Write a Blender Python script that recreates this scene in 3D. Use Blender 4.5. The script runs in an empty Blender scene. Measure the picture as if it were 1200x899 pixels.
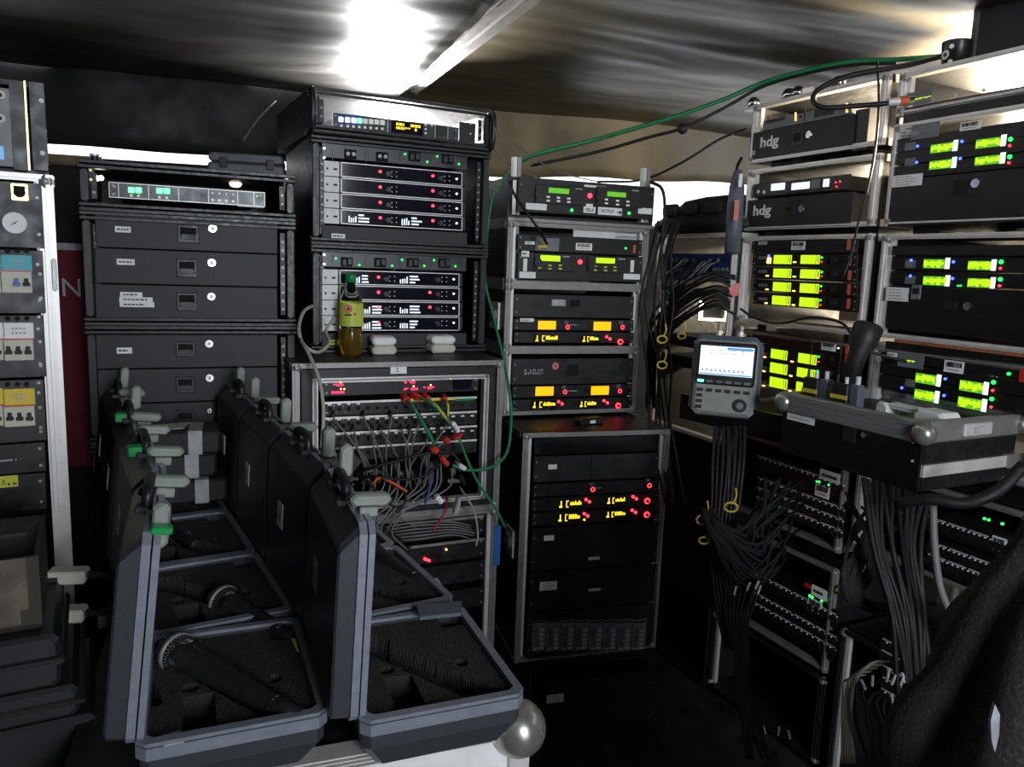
import bpy, bmesh, math, random
from mathutils import Vector, Matrix, noise
random.seed(7)
R = math.radians
# ------------------------------------------------------------------ camera
FPX = 900.0; PITCH = R(8.7); ROLL = R(2.15); HC = 1.55
_f = Vector((0, math.cos(PITCH), -math.sin(PITCH))); _r0 = Vector((1, 0, 0)); _u0 = _r0.cross(_f)
_r = _r0*math.cos(ROLL)+_u0*math.sin(ROLL); _u = _u0*math.cos(ROLL)-_r0*math.sin(ROLL)
CP = Vector((0, 0, HC))
cam_d = bpy.data.cameras.new('camera'); cam = bpy.data.objects.new('camera', cam_d)
bpy.context.scene.collection.objects.link(cam)
cam_d.sensor_width = 36; cam_d.lens = 36*FPX/1200; cam_d.clip_start = .02
mw = Matrix((( _r.x, _u.x, -_f.x, 0), (_r.y, _u.y, -_f.y, 0), (_r.z, _u.z, -_f.z, HC), (0, 0, 0, 1)))
cam.matrix_world = mw
SC = bpy.context.scene; SC.camera = cam
SC.view_settings.view_transform = 'Standard'; SC.view_settings.look = 'None'
SC.view_settings.gamma = 1; SC.view_settings.exposure = 0.0; SC.view_settings.use_curve_mapping = False
# ------------------------------------------------------------------ world
W_ = bpy.data.worlds.new('sky'); SC.world = W_; W_.use_nodes = True
bg = W_.node_tree.nodes['Background']; bg.inputs[0].default_value = (.93, .96, 1, 1); bg.inputs[1].default_value = 2.6
# ------------------------------------------------------------------ lamps
def area(name, loc, target, sx, sy, power, col, spread=180):
    d = bpy.data.lights.new(name, 'AREA'); d.shape = 'RECTANGLE'; d.size = sx; d.size_y = sy; d.energy = power; d.color = col; d.spread = R(spread)
    o = bpy.data.objects.new(name, d); SC.collection.objects.link(o); o.location = loc
    o.rotation_euler = (Vector(target)-Vector(loc)).to_track_quat('-Z', 'Y').to_euler(); return o
area('front_fill_light', (1.0, -1.85, 1.90), (-.1, 2.3, 1.62), 1.4, .9, 54, (.84, .91, 1), 120)  # added area light out of view, placed and aimed to fill the rack fronts
def ray(x, y): return _f+_r*((x-600)/FPX)+_u*((449.5-y)/FPX)
def P(x, y, d): return CP+ray(x, y)*d
def PZ(x, y, z): v = ray(x, y); return CP+v*((z-HC)/v.z)
# ------------------------------------------------------------------ materials
MATS = {}
def mat(name, col, rough=.5, metal=0, emit=0, var=.25, scale=30, bump=0, trans=0, alpha=None, coat=0, stretch=None):
    m = bpy.data.materials.new(name); m.use_nodes = True; nt = m.node_tree; b = nt.nodes['Principled BSDF']
    c = (*col, 1); b.inputs['Roughness'].default_value = rough; b.inputs['Metallic'].default_value = metal
    b.inputs['Base Color'].default_value = c
    if emit:
        b.inputs['Emission Color'].default_value = c; b.inputs['Emission Strength'].default_value = emit
        b.inputs['Base Color'].default_value = tuple(x*.3 for x in col)+(1,)
    else:
        tc = nt.nodes.new('ShaderNodeTexCoord'); mp = nt.nodes.new('ShaderNodeMapping'); nz = nt.nodes.new('ShaderNodeTexNoise')
        if stretch: mp.inputs['Scale'].default_value = stretch
        nz.inputs['Scale'].default_value = scale; nz.inputs['Detail'].default_value = 6
        nt.links.new(tc.outputs['Object'], mp.inputs[0]); nt.links.new(mp.outputs[0], nz.inputs['Vector'])
        rp = nt.nodes.new('ShaderNodeMapRange'); rp.inputs[1].default_value = .3; rp.inputs[2].default_value = .7
        rp.inputs[3].default_value = 1-var; rp.inputs[4].default_value = 1+var
        nt.links.new(nz.outputs['Fac'], rp.inputs[0])
        mx = nt.nodes.new('ShaderNodeVectorMath'); mx.operation = 'SCALE'; mx.inputs[0].default_value = col
        nt.links.new(rp.outputs[0], mx.inputs['Scale']); nt.links.new(mx.outputs[0], b.inputs['Base Color'])
        mr = nt.nodes.new('ShaderNodeMath'); mr.operation = 'MULTIPLY'; mr.inputs[1].default_value = rough
        nt.links.new(rp.outputs[0], mr.inputs[0]); nt.links.new(mr.outputs[0], b.inputs['Roughness'])
        if bump:
            bp = nt.nodes.new('ShaderNodeBump'); bp.inputs['Strength'].default_value = bump; bp.inputs['Distance'].default_value = .004
            nt.links.new(nz.outputs['Fac'], bp.inputs['Height']); nt.links.new(bp.outputs[0], b.inputs['Normal'])
    if trans: b.inputs['Transmission Weight'].default_value = trans; b.inputs['IOR'].default_value = 1.33
    if coat: b.inputs['Coat Weight'].default_value = coat; b.inputs['Coat Roughness'].default_value = .12
    MATS[name] = m; return m
mat('black_laminate', (.010, .010, .011), .5, scale=60)
mat('maroon_laminate', (.05, .012, .014), .35)
mat('black_plastic', (.014, .0145, .016), .42, scale=90, bump=.05)
mat('case_plastic', (.038, .041, .048), .42, scale=260, bump=.05, var=.12)
mat('rim_aluminium', (.26, .28, .33), .34, .3, scale=60, var=.1)
mat('drawer_steel', (.016, .017, .019), .55, .0, scale=300, var=.08)
mat('panel_black', (.006, .006, .007), .42, scale=50)
mat('panel_charcoal', (.012, .012, .0135), .45)
mat('panel_grey', (.17, .18, .19), .45)
mat('grey_box', (.09, .095, .10), .45)
mat('unit_steel', (.055, .06, .062), .35, .3)
mat('aluminium', (.80, .77, .74), .42, .35, scale=40, var=.07)
mat('aluminium_dull', (.30, .29, .28), .45, .45, scale=40, var=.12)
mat('corner_metal', (.42, .42, .38), .28, .7, var=.1)
mat('chrome', (.85, .85, .86), .12, 1, var=.05)
mat('white_panel', (.86, .86, .84), .5, var=.06)
mat('white_label', (.92, .92, .89), .6, var=.06)
mat('bin_plastic', (.016, .016, .018), .5, scale=200, var=.1)
mat('cream_label', (.85, .82, .7), .6, var=.05)
mat('cream', (.62, .60, .48), .55, var=.08)
mat('print_black', (.02, .02, .02), .6)
mat('print_grey', (.45, .45, .45), .6)
mat('print_white', (.7, .7, .7), .6)
mat('latch_plastic', (.27, .30, .26), .35, var=.1)
mat('foam', (.026, .023, .020), .95, scale=400, bump=1.0, var=.7)
mat('foam_dark', (.008, .008, .008), .98, scale=300, bump=.5)
mat('rubber_black', (.012, .012, .012), .55)
mat('cable_black', (.006, .006, .006), .6)
mat('cable_grey', (.17, .17, .17), .5, var=.1)
mat('cable_darkgrey', (.011, .011, .011), .8, var=.1)
mat('cable_green', (.02, .22, .08), .4, var=.1)
mat('cable_red', (.45, .02, .02), .4, var=.1)
mat('cable_orange', (.6, .12, .02), .4, var=.1)
mat('cable_blue', (.04, .10, .30), .4, var=.1)
mat('cable_cream', (.40, .39, .33), .5, var=.1)
mat('yellow_plastic', (.70, .52, .06), .45, var=.1)
mat('blue_metal', (.012, .035, .16), .4, var=.1)
mat('blue_tape', (.02, .14, .5), .5, var=.1)
mat('blue_plastic', (.03, .10, .45), .4, var=.1)
mat('green_plastic', (.0, .30, .06), .35, var=.1)
mat('red_plastic', (.6, .03, .02), .4, var=.1)
mat('orange_tape', (.62, .12, .05), .5, var=.12)
mat('orange_wood', (.42, .13, .05), .5, scale=15, stretch=(8, 1, 1), var=.35)
mat('cyan_label', (.10, .50, .60), .6, var=.05)
mat('yellow_label', (.80, .60, .04), .6, var=.05)
mat('lime_label', (.65, .66, .05), .6, var=.05)
mat('gold_metal', (.65, .50, .22), .35, 1, var=.1)
mat('screen_dark', (.008, .009, .018), .08, coat=1)
mat('analyzer_grey', (.30, .30, .28), .45, var=.08)
mat('analyzer_rubber', (.10, .12, .15), .5, var=.1)
mat('cardboard', (.045, .036, .025), .8, scale=40)
mat('tape_clear', (.13, .11, .085), .25)
mat('nylon_bag', (.016, .016, .017), .6, scale=200, bump=.3)
mat('jacket_cloth', (.014, .012, .012), .85, scale=220, bump=.5, var=.35)
mat('reflective_cloth', (.30, .31, .33), .5)
mat('maroon_banner', (.16, .012, .022), .6)
mat('grey_letter', (.6, .57, .58), .6)
mat('tarp_black', (.018, .017, .015), .36, scale=3, stretch=(1, 3.5, 3), bump=.25, var=.18)
mat('tarp_brown', (.034, .028, .016), .38, scale=3, stretch=(1, 3.5, 3), bump=.25, var=.18)
mat('tarp_wall', (.006, .006, .005), .7, scale=8, bump=.2)
mat('tarp_tan', (.17, .135, .075), .5, scale=6, bump=.4, var=.3)
mat('floor_board', (.020, .018, .016), .7, scale=12, bump=.3, var=.5)
mat('drink', (.62, .38, .06), .1, var=.05, trans=.8)
mat('bottle_plastic', (.85, .93, .88), .05, var=.02, trans=1)
mat('lime_wrapper', (.52, .62, .07), .45, var=.08)
mat('tan_pillow', (.16, .145, .085), .7, var=.15)
E_ = lambda n, c, s: mat(n, c, .4, emit=s)
E_('led_red', (1, .018, .03), 8); E_('led_green', (.02, 1, .10), 3); E_('led_white', (.95, .97, 1), 5); E_('led_blue', (.05, .10, 1), 5)
E_('led_amber', (1, .45, .12), 4); E_('key_green', (.10, 1, .26), 3.2); E_('key_blue', (.10, .16, 1), 14); E_('key_teal', (.10, .85, .6), 4)
E_('lcd_green', (.13, .50, .02), 1.0); E_('lcd_bright', (.50, .95, .0), 1.25); E_('lcd_yellow', (.55, .86, .01), 1.15)
E_('lcd_orange', (1, .42, .0), 1.5); E_('text_yellow', (1, .75, .02), 1.3); E_('text_white', (.75, .85, 1), 1.2)
E_('text_red', (1, .02, .10), 2.5); E_('screen_white', (.80, .92, 1), 1.25); E_('screen_blue', (.12, .32, .62), 1.0)
E_('lamp_lens', (1, .98, .95), 30); E_('lamp_warm', (1, .86, .62), 12); E_('key_white', (.75, .75, .72), .55)
E_('lamp_strip', (1, .96, .86), 4); E_('dim_yellow', (.30, .30, .02), 1)
# ------------------------------------------------------------------ mesh builder
class MB:
    def __init__(s): s.v = []; s.f = []; s.m = []; s.mats = []; s.sm = []
    def mi(s, m):
        if m not in s.mats: s.mats.append(m)
        return s.mats.index(m)
    def add(s, vs, fs, m, smooth=False):
        k = len(s.v); s.v += [tuple(v) for v in vs]; s.f += [tuple(i+k for i in f) for f in fs]
        s.m += [s.mi(m)]*len(fs); s.sm += [smooth]*len(fs); return s
    def box(s, x0, x1, y0, y1, z0, z1, m, bv=0):
        if x0 > x1: x0, x1 = x1, x0
        if y0 > y1: y0, y1 = y1, y0
        if z0 > z1: z0, z1 = z1, z0
        if bv <= 0:
            return s.add([(x, y, z) for x in (x0, x1) for y in (y0, y1) for z in (z0, z1)],
                         [(0, 1, 3, 2), (4, 6, 7, 5), (0, 4, 5, 1), (2, 3, 7, 6), (0, 2, 6, 4), (1, 5, 7, 3)], m)
        b = min(bv, (x1-x0)*.49, (y1-y0)*.49, (z1-z0)*.49)
        return s.hull8(x0, x1, y0, y1, z0, z1, b, m)
    def hull8(s, x0, x1, y0, y1, z0, z1, b, m):
        # chamfered box: front/back outline octagon in xz, inset on y ends
        def ring(y, i): # i inset
            a0, a1, c0, c1 = x0+i, x1-i, z0+i, z1-i
            return [(a0+b, y, c0), (a1-b, y, c0), (a1, y, c0+b), (a1, y, c1-b), (a1-b, y, c1), (a0+b, y, c1), (a0, y, c1-b), (a0, y, c0+b)]
        bi = min(b, (x1-x0)*.2, (z1-z0)*.2)
        rs = [ring(y0, bi*.7), ring(y0+b*.7, 0), ring(y1-b*.7, 0), ring(y1, bi*.7)]
        vs = [p for r in rs for p in r]; fs = [tuple(range(0, 8)), tuple(range(31, 23, -1))]
        for k in range(3):
            for j in range(8):
                a = k*8+j; c = k*8+(j+1) % 8; fs.append((c, a, a+8, c+8))
        return s.add(vs, fs, m)
    def cyl(s, c, ax, r, h, m, n=16, r2=None, smooth=True, cap=True):
        c = Vector(c); ax = Vector(ax).normalized(); a = ax.orthogonal().normalized(); b = ax.cross(a); r2 = r if r2 is None else r2
        vs = []; fs = []
        for k, (rr, hh) in enumerate(((r, 0), (r2, h))):
            for j in range(n):
                t = 2*math.pi*j/n; vs.append(c+ax*hh+(a*math.cos(t)+b*math.sin(t))*rr)
        fs = [(j, (j+1) % n, n+(j+1) % n, n+j) for j in range(n)]
        s.add(vs, fs, m, smooth)
        if cap: s.add(vs, [tuple(range(n-1, -1, -1)), tuple(range(n, 2*n))], m)
        return s
    def lathe(s, c, ax, prof, m, n=20, smooth=True):
        c = Vector(c); ax = Vector(ax).normalized(); a = ax.orthogonal().normalized(); b = ax.cross(a)
        vs = []
        for h, rr in prof:
            for j in range(n):
                t = 2*math.pi*j/n; vs.append(c+ax*h+(a*math.cos(t)+b*math.sin(t))*max(rr, 1e-5))
        fs = [(k*n+j, k*n+(j+1) % n, (k+1)*n+(j+1) % n, (k+1)*n+j) for k in range(len(prof)-1) for j in range(n)]
        return s.add(vs, fs, m, smooth)
    def ball(s, c, r, m, n=12, sc=(1, 1, 1)):
        c = Vector(c); vs = []; fs = []; k = n//2
        for i in range(k+1):
            p = math.pi*i/k
            for j in range(n):
                t = 2*math.pi*j/n
                vs.append((c.x+r*sc[0]*math.sin(p)*math.cos(t), c.y+r*sc[1]*math.sin(p)*math.sin(t), c.z+r*sc[2]*math.cos(p)))
        for i in range(k):
            for j in range(n): fs.append((i*n+j, (i+1)*n+j, (i+1)*n+(j+1) % n, i*n+(j+1) % n))
        return s.add(vs, fs, m, True)
    def tube(s, pts, r, m, n=6, sub=6, smooth=True):
        pts = [Vector(p) for p in pts]; q = []
        if len(pts) == 2: q = pts
        else:
            e = [pts[0]*2-pts[1]]+pts+[pts[-1]*2-pts[-2]]
            for i in range(1, len(e)-2):
                for k in range(sub):
                    t = k/sub; a, b, c, d = e[i-1], e[i], e[i+1], e[i+2]
                    q.append(.5*((2*b)+(c-a)*t+(2*a-5*b+4*c-d)*t*t+(-a+3*b-3*c+d)*t**3))
            q.append(pts[-1])
        vs = []; prev = None
        for i, p in enumerate(q):
            d = (q[min(i+1, len(q)-1)]-q[max(i-1, 0)])
            if d.length < 1e-9: d = Vector((0, 0, 1))
            d.normalize()
            a = d.orthogonal().normalized() if prev is None else (prev-d*prev.dot(d))
            if a.length < 1e-6: a = d.orthogonal()
            a.normalize(); prev = a; b = d.cross(a)
            for j in range(n):
                t = 2*math.pi*j/n; vs.append(p+(a*math.cos(t)+b*math.sin(t))*r)
        fs = [(i*n+j, i*n+(j+1) % n, (i+1)*n+(j+1) % n, (i+1)*n+j) for i in range(len(q)-1) for j in range(n)]
        fs += [tuple(range(n-1, -1, -1)), tuple(range(len(vs)-n, len(vs)))]
        return s.add(vs, fs, m, smooth)
    def prism(s, poly, axis, a0, a1, m):
        # poly in the two other axes; axis 'x','y','z'
        def pt(p, a): return {'x': (a, p[0], p[1]), 'y': (p[0], a, p[1]), 'z': (p[0], p[1], a)}[axis]
        n = len(poly); vs = [pt(p, a0) for p in poly]+[pt(p, a1) for p in poly]
        fs = [tuple(range(n)), tuple(range(2*n-1, n-1, -1))]+[(j, n+j, n+(j+1) % n, (j+1) % n) for j in range(n)]
        return s.add(vs, fs, m)
    def build(s, name, parent=None, label=None, kind=None, loc=None, rotz=0, fix=True):
        me = bpy.data.meshes.new(name); me.from_pydata(s.v, [], s.f)
        for m in s.mats: me.materials.append(MATS[m])
        me.polygons.foreach_set('material_index', s.m); me.polygons.foreach_set('use_smooth', s.sm); me.update()
        if fix:
            bm = bmesh.new(); bm.from_mesh(me); bmesh.ops.recalc_face_normals(bm, faces=bm.faces); bm.to_mesh(me); bm.free()
        o = bpy.data.objects.new(name, me); SC.collection.objects.link(o)
        if parent: o.parent = parent
        if loc is not None: o.location = loc
        if rotz: o.rotation_euler.z = rotz
        if label: o['label'] = label
        if kind: o['kind'] = kind
        return o
def tag(o, label, cat, group=None):
    o['label'] = label; o['category'] = cat
    if group: o['group'] = group
    return o
def empty(name, loc, rz, label, cat, group=None):
    o = bpy.data.objects.new(name, None); SC.collection.objects.link(o); o.location = loc; o.rotation_euler.z = rz
    o.empty_display_size = .05; return tag(o, label, cat, group)
def thing(mb, name, label, cat, group=None, parent=None):
    # single mesh thing: origin moved to its base
    if not mb.v: return None
    xs = [v[0] for v in mb.v]; ys = [v[1] for v in mb.v]; zs = [v[2] for v in mb.v]
    c = ((min(xs)+max(xs))/2, (min(ys)+max(ys))/2, min(zs))
    mb.v = [(v[0]-c[0], v[1]-c[1], v[2]-c[2]) for v in mb.v]
    return tag(mb.build(name, loc=c), label, cat, group)
def text(s, name, parent, cx, cz, h, y, m, w=None, label=None, bold=0):
    cu = bpy.data.curves.new('t', 'FONT'); cu.body = s; cu.offset = bold; cu.size = 1; cu.extrude = .01
    to = bpy.data.objects.new('t', cu); SC.collection.objects.link(to); bpy.context.view_layer.update()
    me = bpy.data.meshes.new_from_object(to); bpy.data.objects.remove(to); bpy.data.curves.remove(cu)
    xs = [v.co.x for v in me.vertices]; ys = [v.co.y for v in me.vertices]
    k = h/(max(ys)-min(ys)); kx = w/(max(xs)-min(xs)) if w else k; ox = (max(xs)+min(xs))/2; oy = (max(ys)+min(ys))/2
    for v in me.vertices: v.co = Vector(((v.co.x-ox)*kx+cx, y-v.co.z*.04, (v.co.y-oy)*k+cz))
    me.materials.clear(); me.materials.append(MATS[m]); me.name = name
    o = bpy.data.objects.new(name, me); SC.collection.objects.link(o); o.parent = parent
    if label: o['label'] = label
    return o
# ------------------------------------------------------------------ front frames
class Fr:
    def __init__(s, xl, dl, xr, dr, y):
        A = P(xl, y, dl); B = P(xr, y, dr); v = Vector((B.x-A.x, B.y-A.y, 0)); s.W = v.length; s.u = v.normalized()
        s.O = Vector((A.x, A.y, 0)); s.n = Vector((-s.u.y, s.u.x, 0)); s.yaw = math.atan2(v.y, v.x)
    def shift(s, o, du=0, W=None):
        t = object.__new__(Fr); t.W = W or s.W; t.u = s.u; t.n = s.n; t.yaw = s.yaw; t.O = s.O+s.n*o+s.u*du; return t
    def loc(s, x, y, off=0):
        d = ray(x, y); o = s.O+s.n*off; t = (o-CP).dot(s.n)/d.dot(s.n); p = CP+d*t; return (p-s.O).dot(s.u), p.z
    def w(s, u, z, off=0): p = s.O+s.u*u+s.n*off; return Vector((p.x, p.y, z))
    def px(s, x, y, off=0): u, z = s.loc(x, y, off); return s.w(u, z, off)
class Case:
    def __init__(c, fr, zb, zt, D, style, label, name='rack_case', cat='rack case', group=None, back=False, x0=0, x1=None, side='black_laminate', edge='aluminium_dull', latch=True, opening=None, corners=True, rails=True):
        c.fr = fr; c.zb = zb; c.H = zt-zb; c.D = D; W = x1 or fr.W; c.x0 = x0; c.x1 = W
        c.root = empty(name, (fr.O.x, fr.O.y, zb), fr.yaw, label, cat, group); H = c.H; r = c.root
        t = .009
        m = MB(); m.box(x0, x0+t, .01, D, 0, H, side); m.box(W-t, W, .01, D, 0, H, side); m.box(x0+t, W-t, .01, D, 0, t, side); m.box(x0+t, W-t, .01, D, H-t, H, side)
        if back: m.box(x0+t, W-t, D-t, D, t, H-t, side)
        m.build('shell', r)
        if style == 'flight':
            e = .019
            def edge_(a0, a1, z0, z1, vert, nm):
                q = MB(); q.box(a0, a1, -.004, .022, z0, z1, edge)
                if vert: q.box(a0+(a1-a0)*.35, a1-(a1-a0)*.3, -.008, -.004, z0, z1, edge)
                else: q.box(a0, a1, -.008, -.004, z0+(z1-z0)*.35, z1-(z1-z0)*.3, edge)
                q.build(nm, r)
            edge_(x0, x0+e, 0, H, True, 'frame_post'); edge_(W-e, W, 0, H, True, 'frame_post')
            edge_(x0+e, W-e, 0, e*.7, False, 'frame_rail'); edge_(x0+e, W-e, H-e*.7, H, False, 'frame_rail')
            if corners:
                for xx in (x0+.012, W-.012):
                    for zz in (.012, H-.012):
                        q = MB(); q.ball((xx, .004, zz), .0145, 'aluminium_dull', 10); q.build('ball_corner', r)
            for xx in (x0, W):
                for zz in (0, H-.02): q = MB(); q.box(xx-.002, xx+.002, .02, D, zz, zz+.02, edge); q.build('side_profile', r)
            if rails:
                for xx in (x0+e, W-e-.012):
                    q = MB(); q.box(xx, xx+.012, .006, .02, e*.7, H-e*.7, 'aluminium'); q.build('rack_rail', r)
            if latch:
                for xx, sx in ((x0, -1), (W, 1)):
                    q = MB(); q.box(xx, xx+sx*.006, .05, .14, H/2-.045, H/2+.045, 'aluminium'); q.box(xx+sx*.006, xx+sx*.018, .075, .115, H/2-.02, H/2+.02, 'chrome', .004)
                    q.build('butterfly_latch', r)
        elif style == 'plastic':
            e = .022
            for z0, z1 in ((0, .009), (.012, .020)):
                if H > .07:
                    q = MB(); q.box(x0-.004, W+.004, -.012, .03, z0, z1, 'black_plastic', .003); q.build('bottom_rib', r)
                    q = MB(); q.box(x0-.004, W+.004, -.012, .03, H-z1, H-z0, 'black_plastic', .003); q.build('top_rib', r)
            for xx in (x0, W-e):
                q = MB(); q.box(xx, xx+e, -.010, .03, .02, H-.02, 'black_plastic', .005); q.build('side_rim', r)
            for xx in (x0+e+.002, W-e-.014):
                q = MB(); q.box(xx, xx+.012, .004, .02, .03, H-.03, 'panel_black')
                k = .045
                while k < H-.04:
                    q.cyl((xx+.006, .004, k), (0, -1, 0), .0035, .002, 'aluminium_dull', 8); k += .0222
                q.build('rack_rail', r)
    def rect(c, x0, y0, x1, y1, off=0):
        ym = (y0+y1)/2; xm = (x0+x1)/2
        a, _ = c.fr.loc(x0, ym, off); b, _ = c.fr.loc(x1, ym, off); _, zt = c.fr.loc(xm, y0, off); _, zb = c.fr.loc(xm, y1, off)
        return a, b, zb-c.zb, zt-c.zb
    def pt(c, x, y, off=0): u, z = c.fr.loc(x, y, off); return u, z-c.zb
    def plate(c, name, r, m, y0, y1, parent=None, bv=.001, label=None, off=0):
        a, b, z0, z1 = c.rect(*r, off); q = MB(); q.box(a, b, y0, y1, z0, z1, m, bv); return q.build(name, parent or c.root, label)
    def unit(c, name, r, m='panel_black', depth=.26, proud=.004, label=None, ears=True):
        a, b, z0, z1 = c.rect(*r); q = MB()
        q.box(a, b, -proud, .004, z0+.0006, z1-.0006, m, .0012); q.box(a+.02, b-.02, .004, depth, z0+.002, z1-.002, 'panel_charcoal')
        o = q.build(name, c.root, label)
        if ears:
            s = MB()
            for x in (a+.009, b-.009):
                for z in (z0+(z1-z0)*.22, z0+(z1-z0)*.78): s.cyl((x, -proud, z), (0, -1, 0), .003, .0015, 'aluminium_dull', 8)
            s.build('screws', o, kind='stuff')
        return o
    def dots(c, name, parent, pts, m, r=.0028, y=-.0045, n=8, h=.003):
        q = MB()
        for x, yy in pts:
            u, z = c.pt(x, yy); q.cyl((u, y, z), (0, -1, 0), r, h, m, n)
        return q.build(name, parent, kind='stuff' if len(pts) > 1 else None)
    def label(c, r, parent=None, y=-.0048, m='white_label', lines=2, name='paper_label', seed=0, off=0):
        a, b, z0, z1 = c.rect(*r, off); q = MB(); q.box(a, b, y-.0008, y+.0006, z0, z1, m); rn = random.Random(seed+int(r[0]*7+r[1]))
        if lines:
            hh = (z1-z0)/(lines*2+1)
            for i in range(lines):
                x = a+(b-a)*.12; z = z1-hh*(1.1+i*2)
                end = b-(b-a)*rn.uniform(.12, .4)
                while x < end:
                    w = rn.uniform(.004, .010)*min(1, (b-a)/.05+.3); q.box(x, min(x+w, end), y-.0014, y-.0008, z-hh*.8, z, 'print_grey' if lines > 2 else 'print_black'); x += w+.002
        return q.build(name, parent or c.root)
    def barcode(c, r, parent, y=-.0052):
        a, b, z0, z1 = c.rect(*r); q = MB(); q.box(a, b, y-.0008, y+.0006, z0, z1, 'white_label'); x = a+(b-a)*.1; rn = random.Random(int(r[0]))
        while x < b-(b-a)*.12:
            w = rn.choice((.001, .0018, .0026)); q.box(x, x+w, y-.0014, y-.0008, z0+(z1-z0)*.45, z1-(z1-z0)*.12, 'print_black'); x += w+rn.choice((.001, .002))
        q.box(a+(b-a)*.15, b-(b-a)*.2, y-.0014, y-.0008, z0+(z1-z0)*.18, z0+(z1-z0)*.30, 'print_grey')
        return q.build('barcode_label', parent)
    def segs(c, name, parent, r, m, rows, seed, y=-.0065, dens=.8, cell=.0042):
        a, b, z0, z1 = c.rect(*r); q = MB(); rn = random.Random(seed); hh = (z1-z0)/rows
        for i in range(rows):
            x = a; zz = z0+i*hh
            while x < b:
                w = cell*rn.choice((.6, 1, 1.6))
                if rn.random() < dens: q.box(x, min(x+w, b), y-.0006, y, zz+hh*(.15 if rn.random() < .8 else .5), zz+hh*.85, m)
                x += w+cell*.35
        return q.build(name, parent, kind='stuff') if q.v else None
def zz(fr, pts, off=0): return sum(fr.loc(x, y, off)[1] for x, y in pts)/len(pts)
# __STRUCTURE__
# ================================================================== the tent
TY = R(22); TU = Vector((math.cos(TY), math.sin(TY), 0)); TN = Vector((-math.sin(TY), math.cos(TY), 0))
def T(s, t, z): p = TU*s+TN*t; return Vector((p.x, p.y, z))
def sheet(name, f, ns, nt_, m, kind='structure', th=0):
    q = MB(); vs = [f(i/ns, j/nt_) for i in range(ns+1) for j in range(nt_+1)]
    fs = [(i*(nt_+1)+j, (i+1)*(nt_+1)+j, (i+1)*(nt_+1)+j+1, i*(nt_+1)+j+1) for i in range(ns) for j in range(nt_)]
    q.add(vs, fs, m, True); o = q.build(name, kind=kind, fix=False)
    md = o.modifiers.new('th', 'SOLIDIFY'); md.thickness = .003; md.offset = 1
    return o
def wr(s, t, k):
    v = 0
    for a, fs_, ft in ((.020, .8, 1.6), (.0075, .9, 5.), (.0022, 1.4, 13.), (.0007, 3., 34.)):
        n = noise.noise(Vector((s*fs_+k*7.3, t*ft+s*.7*fs_+k*3.1, k*1.7)))
        v += a*(1-abs(n)*3 if a < .004 else n*1.6)
    return v
SB = .72; TB = 2.95
def roof_l(i, j):
    s = -2.9+(SB-.05+2.9)*i; t = -2.0+(TB+2.0)*j
    z = 2.125+.06*(TB-t)+wr(s, t, 1)
    z -= .10*math.sin(math.pi*min(1, max(0, (s+2.6)/3.3)))*math.sin(math.pi*min(1, max(0, (t+.5)/3.4)))
    return T(s, t, z)
def roof_r(i, j):
    s = SB+.06+(2.9-SB)*i; t = -2.0+(TB+.35+2.0)*j
    z = 2.235+.045*(TB-t)+wr(s, t, 2)*1.1
    z -= .05*math.sin(math.pi*i)*math.sin(math.pi*min(1, max(0, (t+.5)/3.8)))
    return T(s, t, z)
sheet('ceiling', roof_l, 80, 260, 'tarp_black'); sheet('ceiling', roof_r, 80, 260, 'tarp_brown')
# back wall: upper drop, bright slit, lower wall
sheet('wall_back', lambda i, j: T(-2.9+3.65*i, TB+.02*math.sin(i*23)+.01*math.sin(i*60), 1.860+.035*i+.38*j+.002*math.sin(i*31)), 60, 6, 'tarp_wall')
sheet('wall_back', lambda i, j: T(-2.9+3.65*i, TB+.03, (1.813+.058*i)*j), 20, 6, 'tarp_wall')
sheet('wall_back', lambda i, j: T(.75+2.2*i, TB+.36+.03*math.sin(i*9)-.10*j, 1.925+.10*i+.006*math.sin(i*19)+.35*j), 40, 8, 'tarp_tan')  # tan tone carries the warm light showing through this drop
sheet('wall_back', lambda i, j: T(.75+2.2*i, TB+.42, (1.93-.16*min(1, max(0, (i-.38)*9)))*j), 60, 6, 'tarp_wall')
sheet('wall_back', lambda i, j: T(.75, TB+.0+.42*i, 1.86*j+.0), 3, 3, 'tarp_wall')
# right wall (behind the right racks), open above
RU = Vector((.43, -.9, 0)).normalized(); RN = Vector((.9, .43, 0)).normalized(); RO = Vector((.79, 2.6, 0))+RN*.85
sheet('wall_right', lambda i, j: RO+RU*(-.75+4.6*i)+Vector((0, 0, 2.02*j))+RN*.02*math.sin(i*20), 30, 6, 'tarp_tan')
sheet('wall_left', lambda i, j: T(-2.6, -2+4.97*i, 2.35*j), 12, 6, 'tarp_wall')
# wall behind the photographer, with the entrance left open
for a, b in ((-2.6, .2), (1.4, 3.0)): sheet('wall_rear', lambda i, j: T(a+(b-a)*i, -1.95, 2.45*j), 6, 4, 'tarp_wall')
q = MB(); q.box(-5, 5, -4, 6, -.05, 0, 'floor_board'); q.build('floor', kind='structure')
# grey pole of the tent under the left slit
q = MB(); q.tube([T(-2.6, TB-.03, 1.800), T(-.3, TB-.03, 1.836)], .018, 'tarp_tan', 12); q.build('trim_1', kind='structure')
# ridge beam
q = MB(); a = T(SB, -1.9, 0); 
def beam(x0, x1, z0, z1, m): 
    q.box(x0, x1, -1.9, TB+.05, z0, z1, m)
beam(SB-.04, SB+.045, 2.182, 2.24, 'aluminium_dull'); beam(SB-.035, SB-.005, 2.175, 2.182, 'aluminium_dull'); beam(SB+.012, SB+.04, 2.175, 2.182, 'aluminium_dull')
beam(SB-.075, SB-.04, 2.19, 2.235, 'tarp_black')
q.build('trim_2', kind='structure', rotz=TY)
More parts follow.
